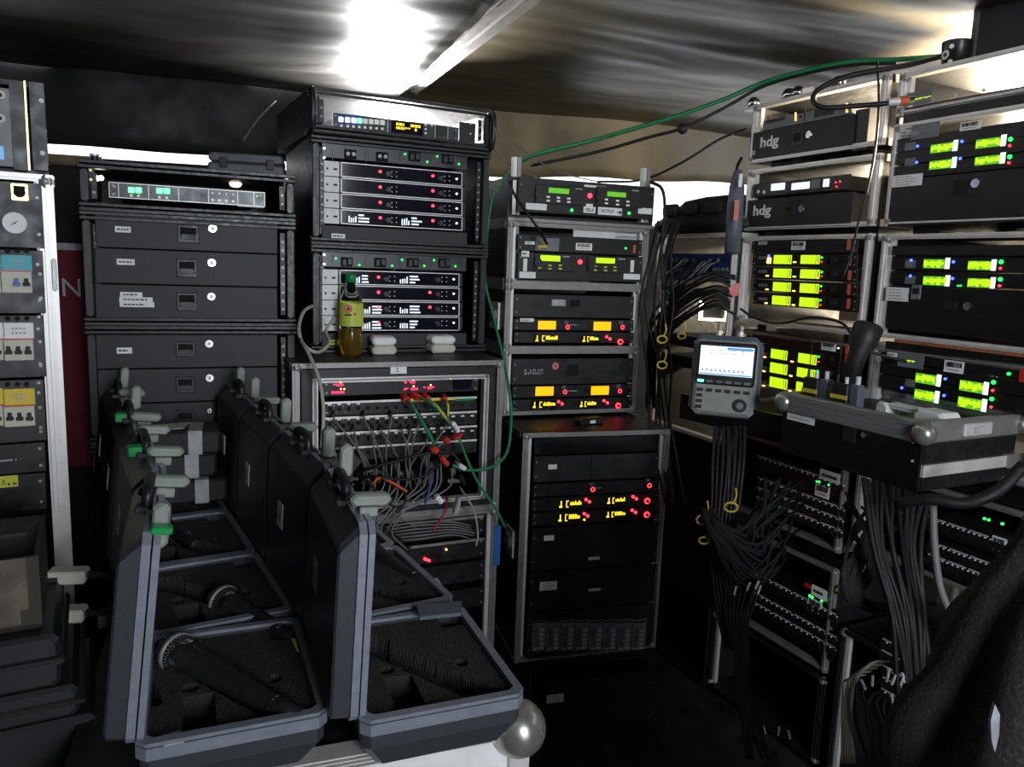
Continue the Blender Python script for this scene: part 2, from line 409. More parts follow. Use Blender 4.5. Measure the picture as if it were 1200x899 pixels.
# ================================================================== LEFT DRAWER RACKS
LF = Fr(97, 1.86, 345, 2.05, 300)
def drawer(c, y0, y1, hnd, key, lab=None, x0=112, x1=325, nm='drawer', multi=None):
    d = c.plate(nm, (x0, y0, x1, y1), 'drawer_steel', -.006, .30, bv=.002)
    if hnd:
        a, b, z0, z1 = c.rect(*hnd); q = MB()
        q.box(a, b, -.011, -.006, z0, z1, 'black_plastic', .002); q.box(a+.006, b-.006, -.0115, -.011, z0+(z1-z0)*.45, z1-.006, 'foam_dark'); q.box(a+.008, b-.008, -.0135, -.0115, z0+(z1-z0)*.2, z0+(z1-z0)*.5, 'panel_charcoal', .001)
        q.build('handle', d)
    if key:
        u, z = c.pt(*key); q = MB(); q.cyl((u, -.006, z), (0, -1, 0), .0095, .003, 'chrome', 20); q.cyl((u, -.009, z), (0, -1, 0), .006, .002, 'aluminium', 16); q.box(u-.001, u+.001, -.0115, -.011, z-.003, z+.003, 'print_black'); q.build('key_lock', d)
    if lab: c.label(lab, d, y=-.0068, lines=1)
    return d
z0 = zz(LF, [(103, 241), (345, 266)]); z1 = zz(LF, [(100, 183), (345, 209)]); zb1 = zz(LF, [(103, 375), (345, 388)])
c = Case(LF, z0, z1, .46, 'plastic', 'black plastic rack case with four green lit keys, top of the left stack', back=True)
u = c.unit('intercom_unit', (128, 219.5, 310, 237), 'unit_steel')
a, b, za, zb_ = c.rect(128, 219.5, 310, 237)
q = MB(); q.box(a, b, -.0055, -.004, zb_-.0018, zb_, 'aluminium'); q.box(a, b, -.0055, -.004, za, za+.0018, 'aluminium')
for x in (128, 139, 174, 209, 244, 278, 297, 309.5):
    x_, _ = c.pt(x, 228); q.box(x_, x_+.0014, -.0055, -.004, za, zb_, 'aluminium')
q.build('bezel', u)
for x in (154, 162.5, 187, 195.5): c.plate('lit_key', (x-3.6, 219.5+(x-150)*.03, x+3.6, 226+(x-150)*.03), 'key_green', -.008, -.004, u, label='green lit key')
c.dots('round_keys', u, [(154, 229.3), (162.5, 229.7), (187, 231.5), (195.5, 232)], 'key_white', .0034)
c.dots('round_keys', u, [(249, 226.5), (257, 227), (265, 227.6), (273, 228.1)], 'key_white', .0024)
c.dots('round_keys', u, [(249, 234.5), (257, 235), (265, 235.6), (273, 236.1)], 'key_white', .0036)
c.dots('round_keys', u, [(134.5, 219), (134.5, 227)], 'print_grey', .0028)
q = MB(); rn = random.Random(3)
for i in range(90):
    x_, z_ = c.pt(212+rn.random()*28, 224+rn.random()*13); q.box(x_, x_+.0015, -.0049, -.0044, z_, z_+.001, 'foam_dark')
q.build('speaker_slots', u, kind='stuff')
c.plate('base_strip', (278, 241, 309, 243), 'white_panel', -.0056, -.004, u); c.dots('status_light', u, [(301, 230)], 'led_green', .0016)
c.dots('corner_reflection', c.root, [(116, 206.5), (111, 207)], 'lamp_warm', .0065, y=.05)  # glowing dots put in for a lamp reflection at the left corner
q = MB(); x_, z_ = c.pt(276, 215, .25); q.ball((x_, .25, z_), .011, 'lamp_warm', 14, (1.5, .5, 1)); q.box(x_-.02, x_+.02, .255, .275, z_-.014, z_+.014, 'black_plastic', .004); q.build('inner_reflection', c.root)  # glowing ball stands in for a lamp reflection inside the case
for x in (106.5, 336):
    x_, z_ = c.pt(x, 205 if x < 200 else 216); q = MB(); q.box(x_-.008, x_+.008, -.002, .004, z_-.02, z_+.02, 'panel_black'); q.box(x_-.003, x_+.003, -.004, -.002, z_+.008, z_+.014, 'gold_metal'); q.box(x_-.003, x_+.003, -.004, -.002, z_-.014, z_-.008, 'gold_metal'); q.build('rack_clip', c.root)
q = MB(); x_, z_ = c.pt(109, 178); q.cyl((x_, .03, c.H), (0, 0, 1), .008, .012, 'black_plastic', 12); q.cyl((x_, .03, c.H+.012), (0, 0, 1), .011, .005, 'aluminium', 12); q.build('knob', c.root)
c = Case(LF, zb1, z0, .46, 'plastic', 'black plastic drawer case with three locked drawers, the middle case of the left stack', back=True)
drawer(c, 254, 293.5, (208, 264, 233, 285), (249, 268), (135, 265.5, 153.5, 272.5))
drawer(c, 294.5, 334, (207, 304, 231, 325), (248, 308), (137, 303.5, 158, 310.5))
d = drawer(c, 335, 373.5, (207, 343, 231, 364), (247.5, 347.5))
for r in ((141, 342.3, 167, 348), (140, 348.2, 179, 353.8), (140.5, 353.8, 181, 359.8)): c.label(r, d, y=-.0068, lines=1)
c = Case(LF, zb1-.30, zb1, .46, 'plastic', 'black plastic drawer case low in the left stack, half hidden by open microphone cases', back=True)
drawer(c, 392, 430.5, (206, 400, 229, 418), (245, 402.5), (137, 407, 155, 414)); drawer(c, 431.5, 470, (206, 441, 228, 460), (245.5, 442.5)); drawer(c, 471, 508, (206, 480, 228, 499), (245.5, 481))
c = Case(LF, 0, zb1-.30, .46, 'plastic', 'black plastic case at the foot of the left drawer stack', back=True)
for k in range(3): drawer(c, 520+k*62, 580+k*62, (205, 538+k*62, 228, 558+k*62), None)
# grey box on top
q0 = LF.px(243, 190, .12); bz = z1
r = empty('tool_box', (q0.x, q0.y, bz), R(14), 'grey plastic box with clip latches lying on the left rack stack', 'box')
q = MB(); q.hull8(0, .195, 0, .16, 0, .032, .006, 'grey_box'); q.build('base', r)
q = MB(); q.hull8(.002, .193, .002, .158, .034, .058, .006, 'grey_box'); q.build('lid', r)
for x in (.03, .15): q = MB(); q.box(x, x+.02, -.005, 0, .018, .045, 'black_plastic', .002); q.build('clip_latch', r)
# ================================================================== POWER DISTRIBUTION RACK (far left)
PF = Fr(-225, 1.285, 72, 1.47, 400); zt = PF.loc(66, 206)[1]
c = Case(PF, .03, zt, .5, 'flight', 'tall power distribution rack with breakers under coloured labels, at the left edge', 'power_rack', 'power rack', side='maroon_laminate', edge='aluminium', latch=False, back=True)
cols = [(206, 287), (289, 367.5), (369, 446), (448, 525), (526, 563), (564, 610)]
X0 = -205; X1 = 51
pl = []
for i, (a, b) in enumerate(cols): pl.append(c.unit('blank_panel' if i in (0, 4, 5) else 'breaker_panel', (X0, a, X1+i*.8, b), ('panel_charcoal' if i < 3 else 'panel_black'), .2))
c.plate('bright_post', (52.5, 206, 58.5, 600), 'aluminium', -.003, .01)
u_, z_ = c.pt(23, 225.5); q = MB(); q.box(u_-.014, u_+.014, -.007, -.004, z_-.016, z_+.016, 'gold_metal', .003); q.cyl((u_, -.007, z_), (0, -1, 0), .0095, .002, 'foam_dark', 20); q.box(u_-.009, u_+.009, -.0074, -.007, z_+.005, z_+.011, 'foam_dark', .001); q.build('gold_socket', pl[0], 'gold square socket')
u_, z_ = c.pt(17.5, 261.5); q = MB(); q.cyl((u_, -.004, z_), (0, -1, 0), .019, .006, 'white_label', 28); q.build('round_dial', pl[0], 'white round dial')
q = MB(); q.box(-.007, .007, -.0115, -.0102, -.0008, .0008, 'blue_plastic'); q.box(-.0018, .0018, -.012, -.0105, -.0018, .0018, 'blue_plastic'); o = q.build('pointer', pl[0]); o.location = (u_, 0, z_); o.rotation_euler.y = R(-35)
for k, (lm, ya, yb, yr, ys, ye, p) in enumerate((('cyan_label', 299, 317, 317, 343, 300, 1), ('white_label', 378, 396.5, 396.5, 422, 0, 2), ('yellow_label', 455, 474, 474, 499, 0, 3))):
    xr = (37.5, 39.5, 41)[k]; pp = pl[p]
    for x0_, x1_ in (((-100, -50), (-49, 1), (2, xr)) if k == 0 else ((-84, -27), (-25, 4), (5, xr))):
        b_ = c.plate('breaker', (x0_, yr-.2, x1_, ys), 'cream', -.008, -.004, pp)
        c.plate('colour_label', (x0_, ya, x1_, yb), lm, -.0078, -.004, b_, bv=0)
        c.plate('red_stripe', (x0_, yr-.3, x1_, yr+1.6), 'red_plastic', -.0086, -.004, b_, bv=0)
        n = max(1, int((x1_-x0_)/11.5)); 
        a_, e_, za, zb_ = c.rect(x0_, ya, x1_, yb)
        q = MB(); 
        for l in range(2): 
            xx = a_+(e_-a_)*.25
            while xx < e_-(e_-a_)*.3: q.box(xx, xx+.004, -.0082, -.0076, zb_-(zb_-za)*(.42+.27*l), zb_-(zb_-za)*(.3+.27*l), 'print_grey'); xx += .006
        q.build('print_lines', b_, kind='stuff')
        cnt = 2 if (k == 0) else 3
        for i in range(cnt):
            xm = x1_-(cnt-i-.45)*11.4; w = 4.3; ym = yr+(ys-yr)*.5
            if xm < x0_+3: continue
            tm = 'blue_plastic' if (k == 0 and i == 0) else 'print_black'
            a2, b2, zc, zd = c.rect(xm-w, ym-4, xm+w, ym+5)
            q = MB(); q.box(a2, b2, -.016, -.008, zc, zc+(zd-zc)*.45, tm, .001); q.box(a2+.0025, b2-.0025, -.020, -.008, zc+(zd-zc)*.4, zd, tm, .001); q.build('toggle', b_)
    c.dots('bolts', pp, [(45.5, ya-7), (47, ya+22), (48, ys+6)], 'aluminium_dull', .003)
    c.dots('knockouts', pp, [(9, ya-5), (20.5, ya-5), (31.5, ya-5)], 'foam_dark', .0045)
text('3,', 'marker_number', pl[5], c.pt(5, 564.5)[0], c.pt(5, 564.5)[1], .011, -.0062, 'print_black')
c.plate('yellow_sticker', (-18, 557.5, 21.5, 571), 'lime_label', -.0056, -.004, pl[5], bv=0); c.segs('handwriting', pl[5], (9.5, 564, 20, 568), 'print_black', 1, 5, cell=.002)
c.segs('print_lines', pl[4], (-4, 537, 25, 540), 'print_grey', 1, 9, cell=.002)
q = MB()
for y0_, y1_ in ((303, 341),): a_, e_, za, zb_ = c.rect(60.5, y0_, 67, y1_); q.box(a_, e_, -.012, -.004, za, zb_, 'white_panel', .003); q.box(a_+.002, e_-.004, -.016, -.012, za+.016, zb_-.016, 'aluminium', .002)
q.build('lift_latch', c.root)
# case on top of the power rack
fr2 = PF.shift(.05); z2 = zt
c = Case(fr2, z2+.002, fr2.loc(30, 95)[1], .26, 'plain', 'grey and charcoal equipment case standing on the power rack, cut by the left edge', 'equipment_case', 'case', x1=fr2.loc(54, 150)[0], back=True)
p_ = c.plate('side_flange', (36, 97, 54, 200), 'panel_charcoal', -.006, .01); c.plate('gold_seam', (30.5, 96, 33, 200), 'gold_metal', -.009, -.006, p_, bv=0); c.dots('bolts', p_, [(48.5, 119), (50, 180)], 'aluminium_dull', .0045, y=-.0065)
f_ = c.plate('front_panel', (-140, 96, 13, 190), 'panel_grey', -.012, .01); c.plate('front_rim', (13, 95, 30, 200), 'panel_charcoal', -.008, .01)
c.plate('blue_label', (-22, 171, 5, 187), 'screen_blue', -.0135, -.012, f_)
for y in (113, 140): a_, z_ = c.pt(1, y); q = MB(); q.cyl((a_, -.012, z_), (0, -1, 0), .008, .004, 'cream', 14); q.cyl((a_-.001, -.016, z_), (0, -1, 0), .004, .002, 'print_black', 10); q.build('socket', f_)
# maroon banner behind
bf = Fr(60, 2.25, 105, 2.27, 350)
q = MB(); zt_ = bf.loc(80, 285)[1]; q.box(-.15, .35, 0, .006, .9, zt_-.02, 'maroon_banner'); q.box(-.15, .35, -.004, .008, zt_-.02, zt_, 'print_grey')
r = tag(q.build('banner', loc=(bf.O.x, bf.O.y, 0), rotz=bf.yaw), 'maroon cloth banner with a large grey letter N behind the left racks', 'banner')
text('N', 'letter', r, bf.loc(84, 337)[0], bf.loc(84, 337)[1], .052, -.002, 'grey_letter')
# ================================================================== WIRELESS RECEIVER STACK
MF = Fr(365, 2.15, 571, 2.36, 250)
M0 = Fr(364, 2.07, 574, 2.30, 140)
za = zz(MF, [(365, 165), (571, 172)]); zc = zz(MF, [(366, 289), (569, 293)]); zd = zz(MF, [(367, 413), (566, 411)])
c = Case(M0, za, zz(M0, [(364, 107), (574, 124)]), .50, 'plastic', 'black plastic rack case with blue lit keys, top of the receiver stack')
u = c.unit('intercom_unit', (389, 140.5, 537, 158), 'unit_steel')
a, b, z0, z1 = c.rect(389, 140.5, 537, 158); q = MB(); q.box(a, b, -.0055, -.004, z1-.0015, z1, 'aluminium'); q.box(a, b, -.0055, -.004, z0, z0+.0015, 'aluminium')
for x in (389, 453.5, 509, 524, 536.5): x_, _ = c.pt(x, 150); q.box(x_, x_+.0014, -.0055, -.004, z0, z1, 'aluminium')
q.build('bezel', u)
for i, x in enumerate((399, 406.7, 414, 420.7, 427.5, 434.2, 440.8, 447.5)):
    y = 140.3+(x-399)*.075; c.plate('lit_key', (x-2.7, y-2.9, x+2.7, y+2.9), 'key_blue' if i < 3 else ('key_teal' if i == 3 else 'key_white'), -.007, -.004, u, label='blue lit key' if i < 3 else None)
c.dots('round_keys', u, [(x, 147.6+(x-399)*.075) for x in (399.5, 406.8, 413.5, 420.3, 427, 433.8, 440.6, 447.3)], 'key_white', .0036)
d = c.plate('display', (458, 143.5, 495, 157.5), 'screen_dark', -.0055, -.004, u); c.segs('display_characters', d, (463.5, 145, 492, 153.8), 'text_yellow', 2, 4, y=-.0056, cell=.006)
c.dots('round_keys', u, [(498, 146.6), (498, 151.6), (498, 156.4), (505.3, 147)], 'key_white', .003)
c.plate('speaker_panel', (510.5, 147.5, 523, 159), 'panel_charcoal', -.0052, -.004, u); c.dots('status_light', u, [(527.7, 148)], 'led_green', .0018)
c.plate('right_ear', (538, 144, 557, 166), 'panel_charcoal', -.002, .004)
for xx in (0, c.x1):   # rounded corner bumpers of the flared case
    q = MB(); q.tube([(xx, .03, .0), (xx, -.022, .02), (xx, -.022, c.H-.02), (xx, .03, c.H)], .010, 'black_plastic', 8); q.build('corner_bumper', c.root)
for yy in (134, 145, 157): c.dots('rack_screw', c.root, [(551, yy)], 'gold_metal', .0035, y=0)
def receivers(c, ymid, pitch, xs, labels, pane, seed, xl):
    a0, a1, r0, r1 = xs
    for k in range(4):
        yt = ymid+k*pitch
        o = c.unit('receiver', (a0, yt, r1+4, yt+pitch-.4), 'panel_black', ears=False)
        sl = (c.slope)
        def yy(x, f): return yt+f*pitch+(x-(a0+r1)/2)*sl(yt+f*pitch)
        a, b, z0, z1 = c.rect(a0, yt, r1, yt+pitch)
        e = c.rect(a0, yt, a1-1, yt+pitch)[:2]; q = MB(); q.box(e[0], e[1], -.006, -.004, z0+.001, z1-.001, 'white_panel', .001); o2 = q.build('white_ear', o, 'white mounting ear')
        c.dots('ear_holes', o2, [(a0+4, yy(a0+4, .5)), (a0+12.5, yy(a0+12.5, .5)), (a0+14.5, yy(a0+14.5, .5))], 'print_black', .0032, y=-.0062, h=.0006)
        x0_, x1_ = c.rect(r0, yt, r1, yt+pitch)[:2]; q = MB(); t_ = .0022
        q.box(x0_, x1_, -.007, -.004, z1-.0015-t_, z1-.0015, 'aluminium'); q.box(x0_, x1_, -.007, -.004, z0+.0015, z0+.0015+t_, 'aluminium')
        q.box(x0_, x0_+t_, -.007, -.004, z0+.0015, z1-.0015, 'aluminium'); q.box(x1_-t_, x1_, -.007, -.004, z0+.0015, z1-.0015, 'aluminium'); q.build('silver_bezel', o, 'silver bezel')
        q = MB(); q.box(x0_+t_, x1_-t_, -.0052, -.004, z0+.0037, z1-.0037, 'screen_dark'); q.build('glass_front', o)
        W = r1-r0
        reds = [x for x, on in pane['red'][k] if on]
        c.dots('red_light', o, [(x, yy(x, .42)) for x in reds], 'led_red', .0042, y=-.0052)
        q = MB()
        for bx in (r0+W*.42, r0+W*.855):
            for i in range(2):
                for j in range(2): x_, z_ = c.pt(bx+i*5.5, yy(bx, .38+.3*j)); q.box(x_-.0013, x_+.0013, -.006, -.0052, z_-.0011, z_+.0011, 'key_white')
        q.build('key_lights', o, kind='stuff')
        c.dots('power_light', o, [(r0+W*.953, yy(r0+W*.95, .5))], 'led_white', .0026, y=-.0052)
        for kn in (r0+W*.39, r0+W*.82):
            x_, z_ = c.pt(kn, yy(kn, .55)); q = MB(); q.cyl((x_, -.005, z_), (0, -1, 0), .007, .008, 'black_plastic', 16); q.build('knob', o)
        for j, x in enumerate(pane['txt'][k]):
            if x:
                ya = yy(x, .22); q = MB(); rn = random.Random(seed+k*5+j)
                for i in range(4): x_, z_ = c.pt(x+i*2.6, yy(x, .8)); hgt = rn.uniform(.010, .020); q.box(x_, x_+.0035, -.006, -.0054, z_-.001, z_+hgt, 'text_white')
                for i in range(3): x_, z_ = c.pt(x+11.5, yy(x, .36+i*.2)); q.box(x_, x_+rn.uniform(.015, .036), -.006, -.0054, z_-.0022, z_+.0022, 'text_white')
                q.build('display_characters', o, kind='stuff')
def antenna(c, r, greens, blocks, sl):
    o = c.unit('antenna_panel', r, 'unit_steel', ears=False)
    c.dots('green_lights', o, greens, 'led_green', .0028); c.dots('bolts', o, [(r[0]+2.5, r[1]+1), (r[0]+2.5, r[1]+12)], 'led_white', .003)
    for (x, y, m) in blocks:
        a, b, z0, z1 = c.rect(x-7, y-5.5, x+7, y+5.5); q = MB(); q.box(a, b, -.007, -.004, z0, z1, 'foam_dark', .001)
        if m == 's':
            for i in (-1, 1): q.cyl(((a+b)/2+i*.008, -.007, (z0+z1)/2), (0, -1, 0), .0055, .008, 'aluminium_dull', 12); 
        else: q.box(a+.004, (a+b)/2-.002, -.012, -.007, z0+.003, z1-.006, 'black_plastic', .001); q.box((a+b)/2+.002, b-.004, -.012, -.007, z0+.006, z1-.003, 'black_plastic', .001)
        q.build('socket_pair', o)
    for x in (r[0]+12, r[0]+51, r[0]+91, r[0]+127): c.plate('divider', (x, r[1]+1, x+.8, r[3]-1), 'panel_black', -.005, -.004, o, bv=0)
    return o
c = Case(MF, zc, za, .50, 'plastic', 'black rack case of four silver-rimmed receivers with white ears, upper of two', group=None)
c.slope = lambda y: (320-y)*.00049+.03-.005
antenna(c, (377, 173, 547, 192), [(474, 181), (500, 190), (511.5, 183.5), (537, 192.5)], [(410, 181, 's'), (447, 184, 's'), (485, 184, 'm'), (524, 187, 'm')], 0)
receivers(c, 195, 17.9, (379, 398, 399, 541), None, {'red': [[(445, 1), (506.5, 1)]]*4, 'txt': [[0, 0], [0, 0], [0, 0], [408, 470]]}, 11, 0)
o = c.unit('blank_panel', (377, 268, 547, 285), 'drawer_steel', ears=False); c.label((388, 274, 404, 279.5), o, lines=1)
c = Case(MF, zd, zc, .50, 'plastic', 'black rack case of four silver-rimmed receivers behind the drink bottle')
c.slope = lambda y: (320-y)*.00049+.03-.015
antenna(c, (377, 297.5, 546, 315.5), [(393, 303), (420.5, 310.5), (459, 311.5), (470.5, 304.5), (496.5, 311.5), (508, 305), (533, 312)], [(406, 307, 'm'), (445, 307.5, 'm'), (483, 308, 'm'), (520, 308.5, 'm')], 0)
receivers(c, 317.5, 17.6, (377, 396.5, 397.5, 537.5), None, {'red': [[(443, 1), (503, 0)], [(443, 1), (503, 1)], [(443, 1), (503, 1)], [(443, 1), (503, 0)]], 'txt': [[412, 468], [0, 0], [424, 468], [424, 468]]}, 31, 0)
o = c.unit('blank_panel', (377, 390, 546, 406), 'drawer_steel', ears=False); c.label((385, 398, 398, 404), o, lines=1, m='lime_label')
# ================================================================== PATCH RACK
PR = Fr(342, 1.96, 590, 2.20, 420); zp = zd; zpb = zz(PR, [(350, 612), (586, 600)])
PR = Fr(342, 1.96, 590, 2.20, 420)
c = Case(PR, zpb, zp, .62, 'flight', 'wide flight case with patchbays, red number displays and a tangle of patch cords', 'patch_rack', 'patch rack', back=True, rails=False)
PC = c
# wide black front border
a0, a1, zi0, zi1 = c.rect(366, 441, 570, 593); H = c.H; W = c.x1
for nm, bx in (('front_border', (.024, a0, .017, H-.017)), ('front_border', (a1, W-.024, .017, H-.017)), ('front_border', (a0, a1, zi1, H-.017)), ('front_border', (a0, a1, .017, zi0))):
    q = MB(); q.box(bx[0], bx[1], 0, .012, bx[2], bx[3], 'panel_charcoal'); q.build(nm, c.root)
for bx in ((a0, a0+.014, zi0, zi1), (a1-.014, a1, zi0, zi1), (a0, a1, zi1-.012, zi1), (a0, a1, zi0, zi0+.010)):
    q = MB(); q.box(bx[0], bx[1], -.006, .02, bx[2], bx[3], 'aluminium'); q.box(bx[0]+.004, bx[1]-.003, -.008, -.006, bx[2]+.003, bx[3]-.003, 'aluminium_dull'); q.build('inner_frame', c.root)
lb = c.plate('number_label', (457.5, 428.5, 476.5, 438), 'white_label', -.0012, 0); u_, z_ = c.pt(465.5, 433.3); text('2', 'number', lb, u_, z_, .012, -.0016, 'print_black')
o = c.unit('display_unit', (378, 444, 560, 461.5), 'panel_black')
for r_ in ((390, 449, 402, 452.5), (388, 457.5, 403, 461.5), (472.5, 446, 487, 449.5), (473, 453.7, 489, 457.5), (495.5, 452, 508.5, 456.5)): c.segs('red_digits', o, r_, 'text_red', 1, int(r_[0]), dens=.95, cell=.004, y=-.0055)
c.dots('amber_lights', o, [(398.5, 447.7), (399, 455.5), (403, 455.5), (484, 444.7), (484, 452.3), (504, 451), (527, 443)], 'led_amber', .0022)
c.plate('dark_window', (530, 441, 552, 456), 'screen_dark', -.0052, -.004, o)
for k, yy in enumerate((468.5, 486, 503.5, 520.5)):
    o = c.unit('patchbay', (379, yy, 558, yy+15.5), 'panel_black', ears=False)
    st = c.plate('marking_strip', (380, yy-1, 558, yy+1.4), 'aluminium', -.006, -.004, o, bv=0)
    if k == 0: c.plate('yellow_strip', (471, yy-1.6, 533, yy+1), 'yellow_label', -.0066, -.006, st, bv=0); c.plate('green_strip', (533.5, yy-2.0, 554, yy+.6), 'green_plastic', -.0066, -.006, st, bv=0)
    q = MB(); q2 = MB(); q3 = MB()
    for i in range(16):
        x_, z_ = c.pt(386+i*11.1, yy+8-(i-7.5)*.33); q.cyl((x_, -.004, z_), (0, -1, 0), .009, .003, 'black_plastic', 14); q.cyl((x_, -.007, z_), (0, -1, 0), .006, .0005, 'foam_dark', 10)
        q2.cyl((x_+.011, -.004, z_+.008), (0, -1, 0), .0018, .002, 'chrome', 6); q2.cyl((x_-.009, -.004, z_-.010), (0, -1, 0), .0018, .002, 'chrome', 6)
        if k < 3 and i < (4 if k == 0 else 16): q3.box(x_-.005, x_+.005, -.0052, -.004, z_+.0095, z_+.0135, 'white_label')
    q.build('sockets', o, kind='stuff'); q2.build('screws', o, kind='stuff'); q3.build('number_tags', o, kind='stuff')
# rear connector bundle body (grey multipin plugs in the lower opening)
rn = random.Random(5)
q = MB()
for i in range(46):
    x_, z_ = c.pt(388+rn.random()*165, 536+rn.random()*48); q.cyl((x_, rn.uniform(.0, .05), z_), (rn.uniform(-1, 1), rn.uniform(-1, .2), rn.uniform(-1, 1)), rn.uniform(.006, .010), rn.uniform(.02, .04), rn.choice(('aluminium_dull', 'rubber_black', 'cable_darkgrey', 'cable_grey')), 8)
q.build('rear_plugs', c.root, kind='stuff')
# lower patch case
zl = 0.05
c = Case(PR, zl, zpb, .62, 'flight', 'dark flight case under the patch rack with blue tape on its right post', 'rack_case', 'rack case', back=True, latch=False)
PL = c
c.plate('blue_tape', (577.5, 615, 585, 661), 'blue_tape', -.0095, -.008, bv=0)
for y in (612, 640, 668, 700): c.unit('rack_unit', (378, y, 566, y+24), 'panel_black', ears=True)
c.dots('red_lights', c.root, [(499, 655), (502, 656), (497, 654)], 'led_red', .004, y=-.006); c.dots('amber_light', c.root, [(522, 643)], 'led_amber', .003, y=-.006)
for y in (607, 634): c.plate('cross_bar', (480, y, 566, y+3), 'aluminium_dull', -.010, -.004)
# ================================================================== CENTRE RACK STACK
CF = Fr(592, 2.55, 752, 2.72, 350)
def radio(c, o, r, scr, bright, keys, bright_keys=False):
    f = c.plate('radio_front', r, 'black_plastic', -.010, -.004, o, bv=.006)
    c.plate('green_display', scr, bright, -.0112, -.010, f, label='green lit display')
    q = MB()
    for x, y in keys: x_, z_ = c.pt(x, y); q.box(x_-.006, x_+.006, -.012, -.010, z_-.0028, z_+.0028, 'key_white' if not bright_keys else 'lime_label', .001)
    q.build('keys', f); u_, z_ = c.pt(r[0]+3.5, (r[1]+r[3])/2); q = MB(); q.cyl((u_, -.010, z_), (0, -1, 0), .014, .010, 'black_plastic', 18); q.build('volume_knob', f)
    c.plate('name_strip', (r[2]-13, r[1]+3, r[2]-5, r[1]+4.4), 'print_grey', -.0108, -.010, f, bv=0)
zA = zz(CF, [(603, 257), (765, 262)]); zA1 = zz(CF, [(606, 211), (765, 217)]); zB = zz(CF, [(595, 333), (752, 338)]); zC = zz(CF, [(593, 411), (749, 409)]); zD = zz(CF, [(592, 487), (746, 482)])
C1 = CF.shift(-.02, .01); 
c = Case(CF, zA, zA1+.002, .42, 'plain', 'twin green-display radio panel on an open frame, top of the centre stack', 'radio_station', 'radio', x1=CF.W+.03)
o = c.unit('panel', (607, 213, 766, 253), 'panel_charcoal')
radio(c, o, (626, 218, 686, 240), (641.5, 221, 665.5, 227), 'lcd_green', [(641, 231), (653, 232), (665, 233), (641, 235.5), (653, 236), (665, 237)])
radio(c, o, (697, 220, 752, 243), (710, 225.5, 732, 231), 'lcd_green', [(709, 234), (722, 235.5), (734, 236.5), (709, 238.5), (722, 240), (734, 241)])
c.dots('red_light', o, [(690.5, 229.5)], 'led_red', .008); c.dots('green_lights', o, [(669.3, 246.5), (736.3, 250)], 'led_green', .005)
c.label((615.5, 238.5, 640, 246), o, lines=0); l = c.label((683, 242.5, 697, 249.8), o, lines=0); text('MELA', 'handwriting', l, *c.pt(690, 246.2), .011, -.0066, 'print_black', w=.03)
l = c.label((700, 243.5, 728, 252.3), o, lines=0); text('NOTRUF', 'handwriting', l, *c.pt(711, 247.5), .011, -.0066, 'print_black', w=.045)
u_, z_ = c.pt(725, 249.2); q = MB(); q.box(u_-.010, u_+.004, -.0072, -.0062, z_-.0018, z_+.0018, 'print_black'); q.prism([(u_, z_-.007), (u_+.010, z_), (u_, z_+.007)], 'y', -.0072, -.0062, 'print_black'); q.build('arrow', l)
c.label((747, 244, 763, 251), o, lines=0); c.label((686, 239, 694, 242.5), o, lines=0); c.label((684, 217.5, 710, 220), o, lines=0)
for x, y in ((606.5, 183), (758.5, 196)):
    a, b, z0, z1 = c.rect(x-4.5, y, x+4.5, 330); q = MB(); q.box(a, a+.012, .02, .045, zB-c.zb+.0, z1, 'aluminium'); q.box(a+.014, b, .02, .045, zB-c.zb+.0, z1, 'aluminium_dull'); q.build('tall_post', c.root)
q = MB(); q.box(0, c.x1, -.002, .42, -.012, -.001, 'aluminium_dull'); q.build('base_tray', c.root)
c = Case(CF, zB, zA-.014, .45, 'flight', 'silver-edged rack with bright green radio displays and white paper above, second in the centre stack', x1=CF.W+.012, latch=False)
o = c.unit('blank_unit', (606, 277.5, 752, 297), 'panel_black')
g = c.plate('grey_plate', (627, 279, 654.5, 294), 'panel_grey', -.006, -.004, o, bv=0); u_, z_ = c.pt(636, 289); q = MB(); q.cyl((u_-.02, -.006, z_-.002), (1, -.3, .1), .007, .03, 'yellow_plastic', 10); q.build('yellow_plug', g, 'yellow plug')
c.barcode((674, 285, 693, 293.5), o); c.dots('green_light', o, [(732.3, 291)], 'led_green', .0035); c.plate('orange_tab', (741, 287, 744, 297), 'orange_tape', -.006, -.004, o); c.label((614.5, 283, 626, 286.5), o, lines=1)
o = c.unit('radio_unit', (606, 298, 752, 329), 'panel_charcoal')
radio(c, o, (625, 297, 671, 318), (632, 299.5, 655, 306), 'lcd_bright', [(631, 310), (643, 311), (655, 311), (631, 314), (643, 315), (655, 315)], True)
radio(c, o, (687, 300, 736, 320), (697, 302.5, 719, 308.5), 'lcd_bright', [(696, 312), (708, 313), (719, 313), (696, 316.5), (708, 317), (719, 317)], True)
c.dots('red_light', o, [(679, 307)], 'led_red', .008)
c.label((608, 318.5, 627, 326), o, lines=0); c.label((730, 321, 749, 327.5), o, lines=0); c.label((610.5, 294, 619.5, 301), o, lines=1); c.label((612.5, 303, 617, 318), o, lines=0); c.label((738, 305, 742, 319), o, lines=0)
a, b, z0, z1 = c.rect(676, 267, 756, 281); q = MB(); q.box(a, b, .03, .032, z0, z1, 'white_panel'); q.box(a+.16, b-.01, .029, .03, z0+.008, z0+.018, 'print_grey'); q.box(a+.16, b-.01, .029, .03, z0+.024, z1-.006, 'print_grey'); q.build('paper_sheet', c.root, 'white paper sheet')
def twin(c, y0, y1, x0, x1, oy, ky, p=None):
    o = c.unit('receiver_unit', (x0, y0, x1, y1), 'panel_black'); return o
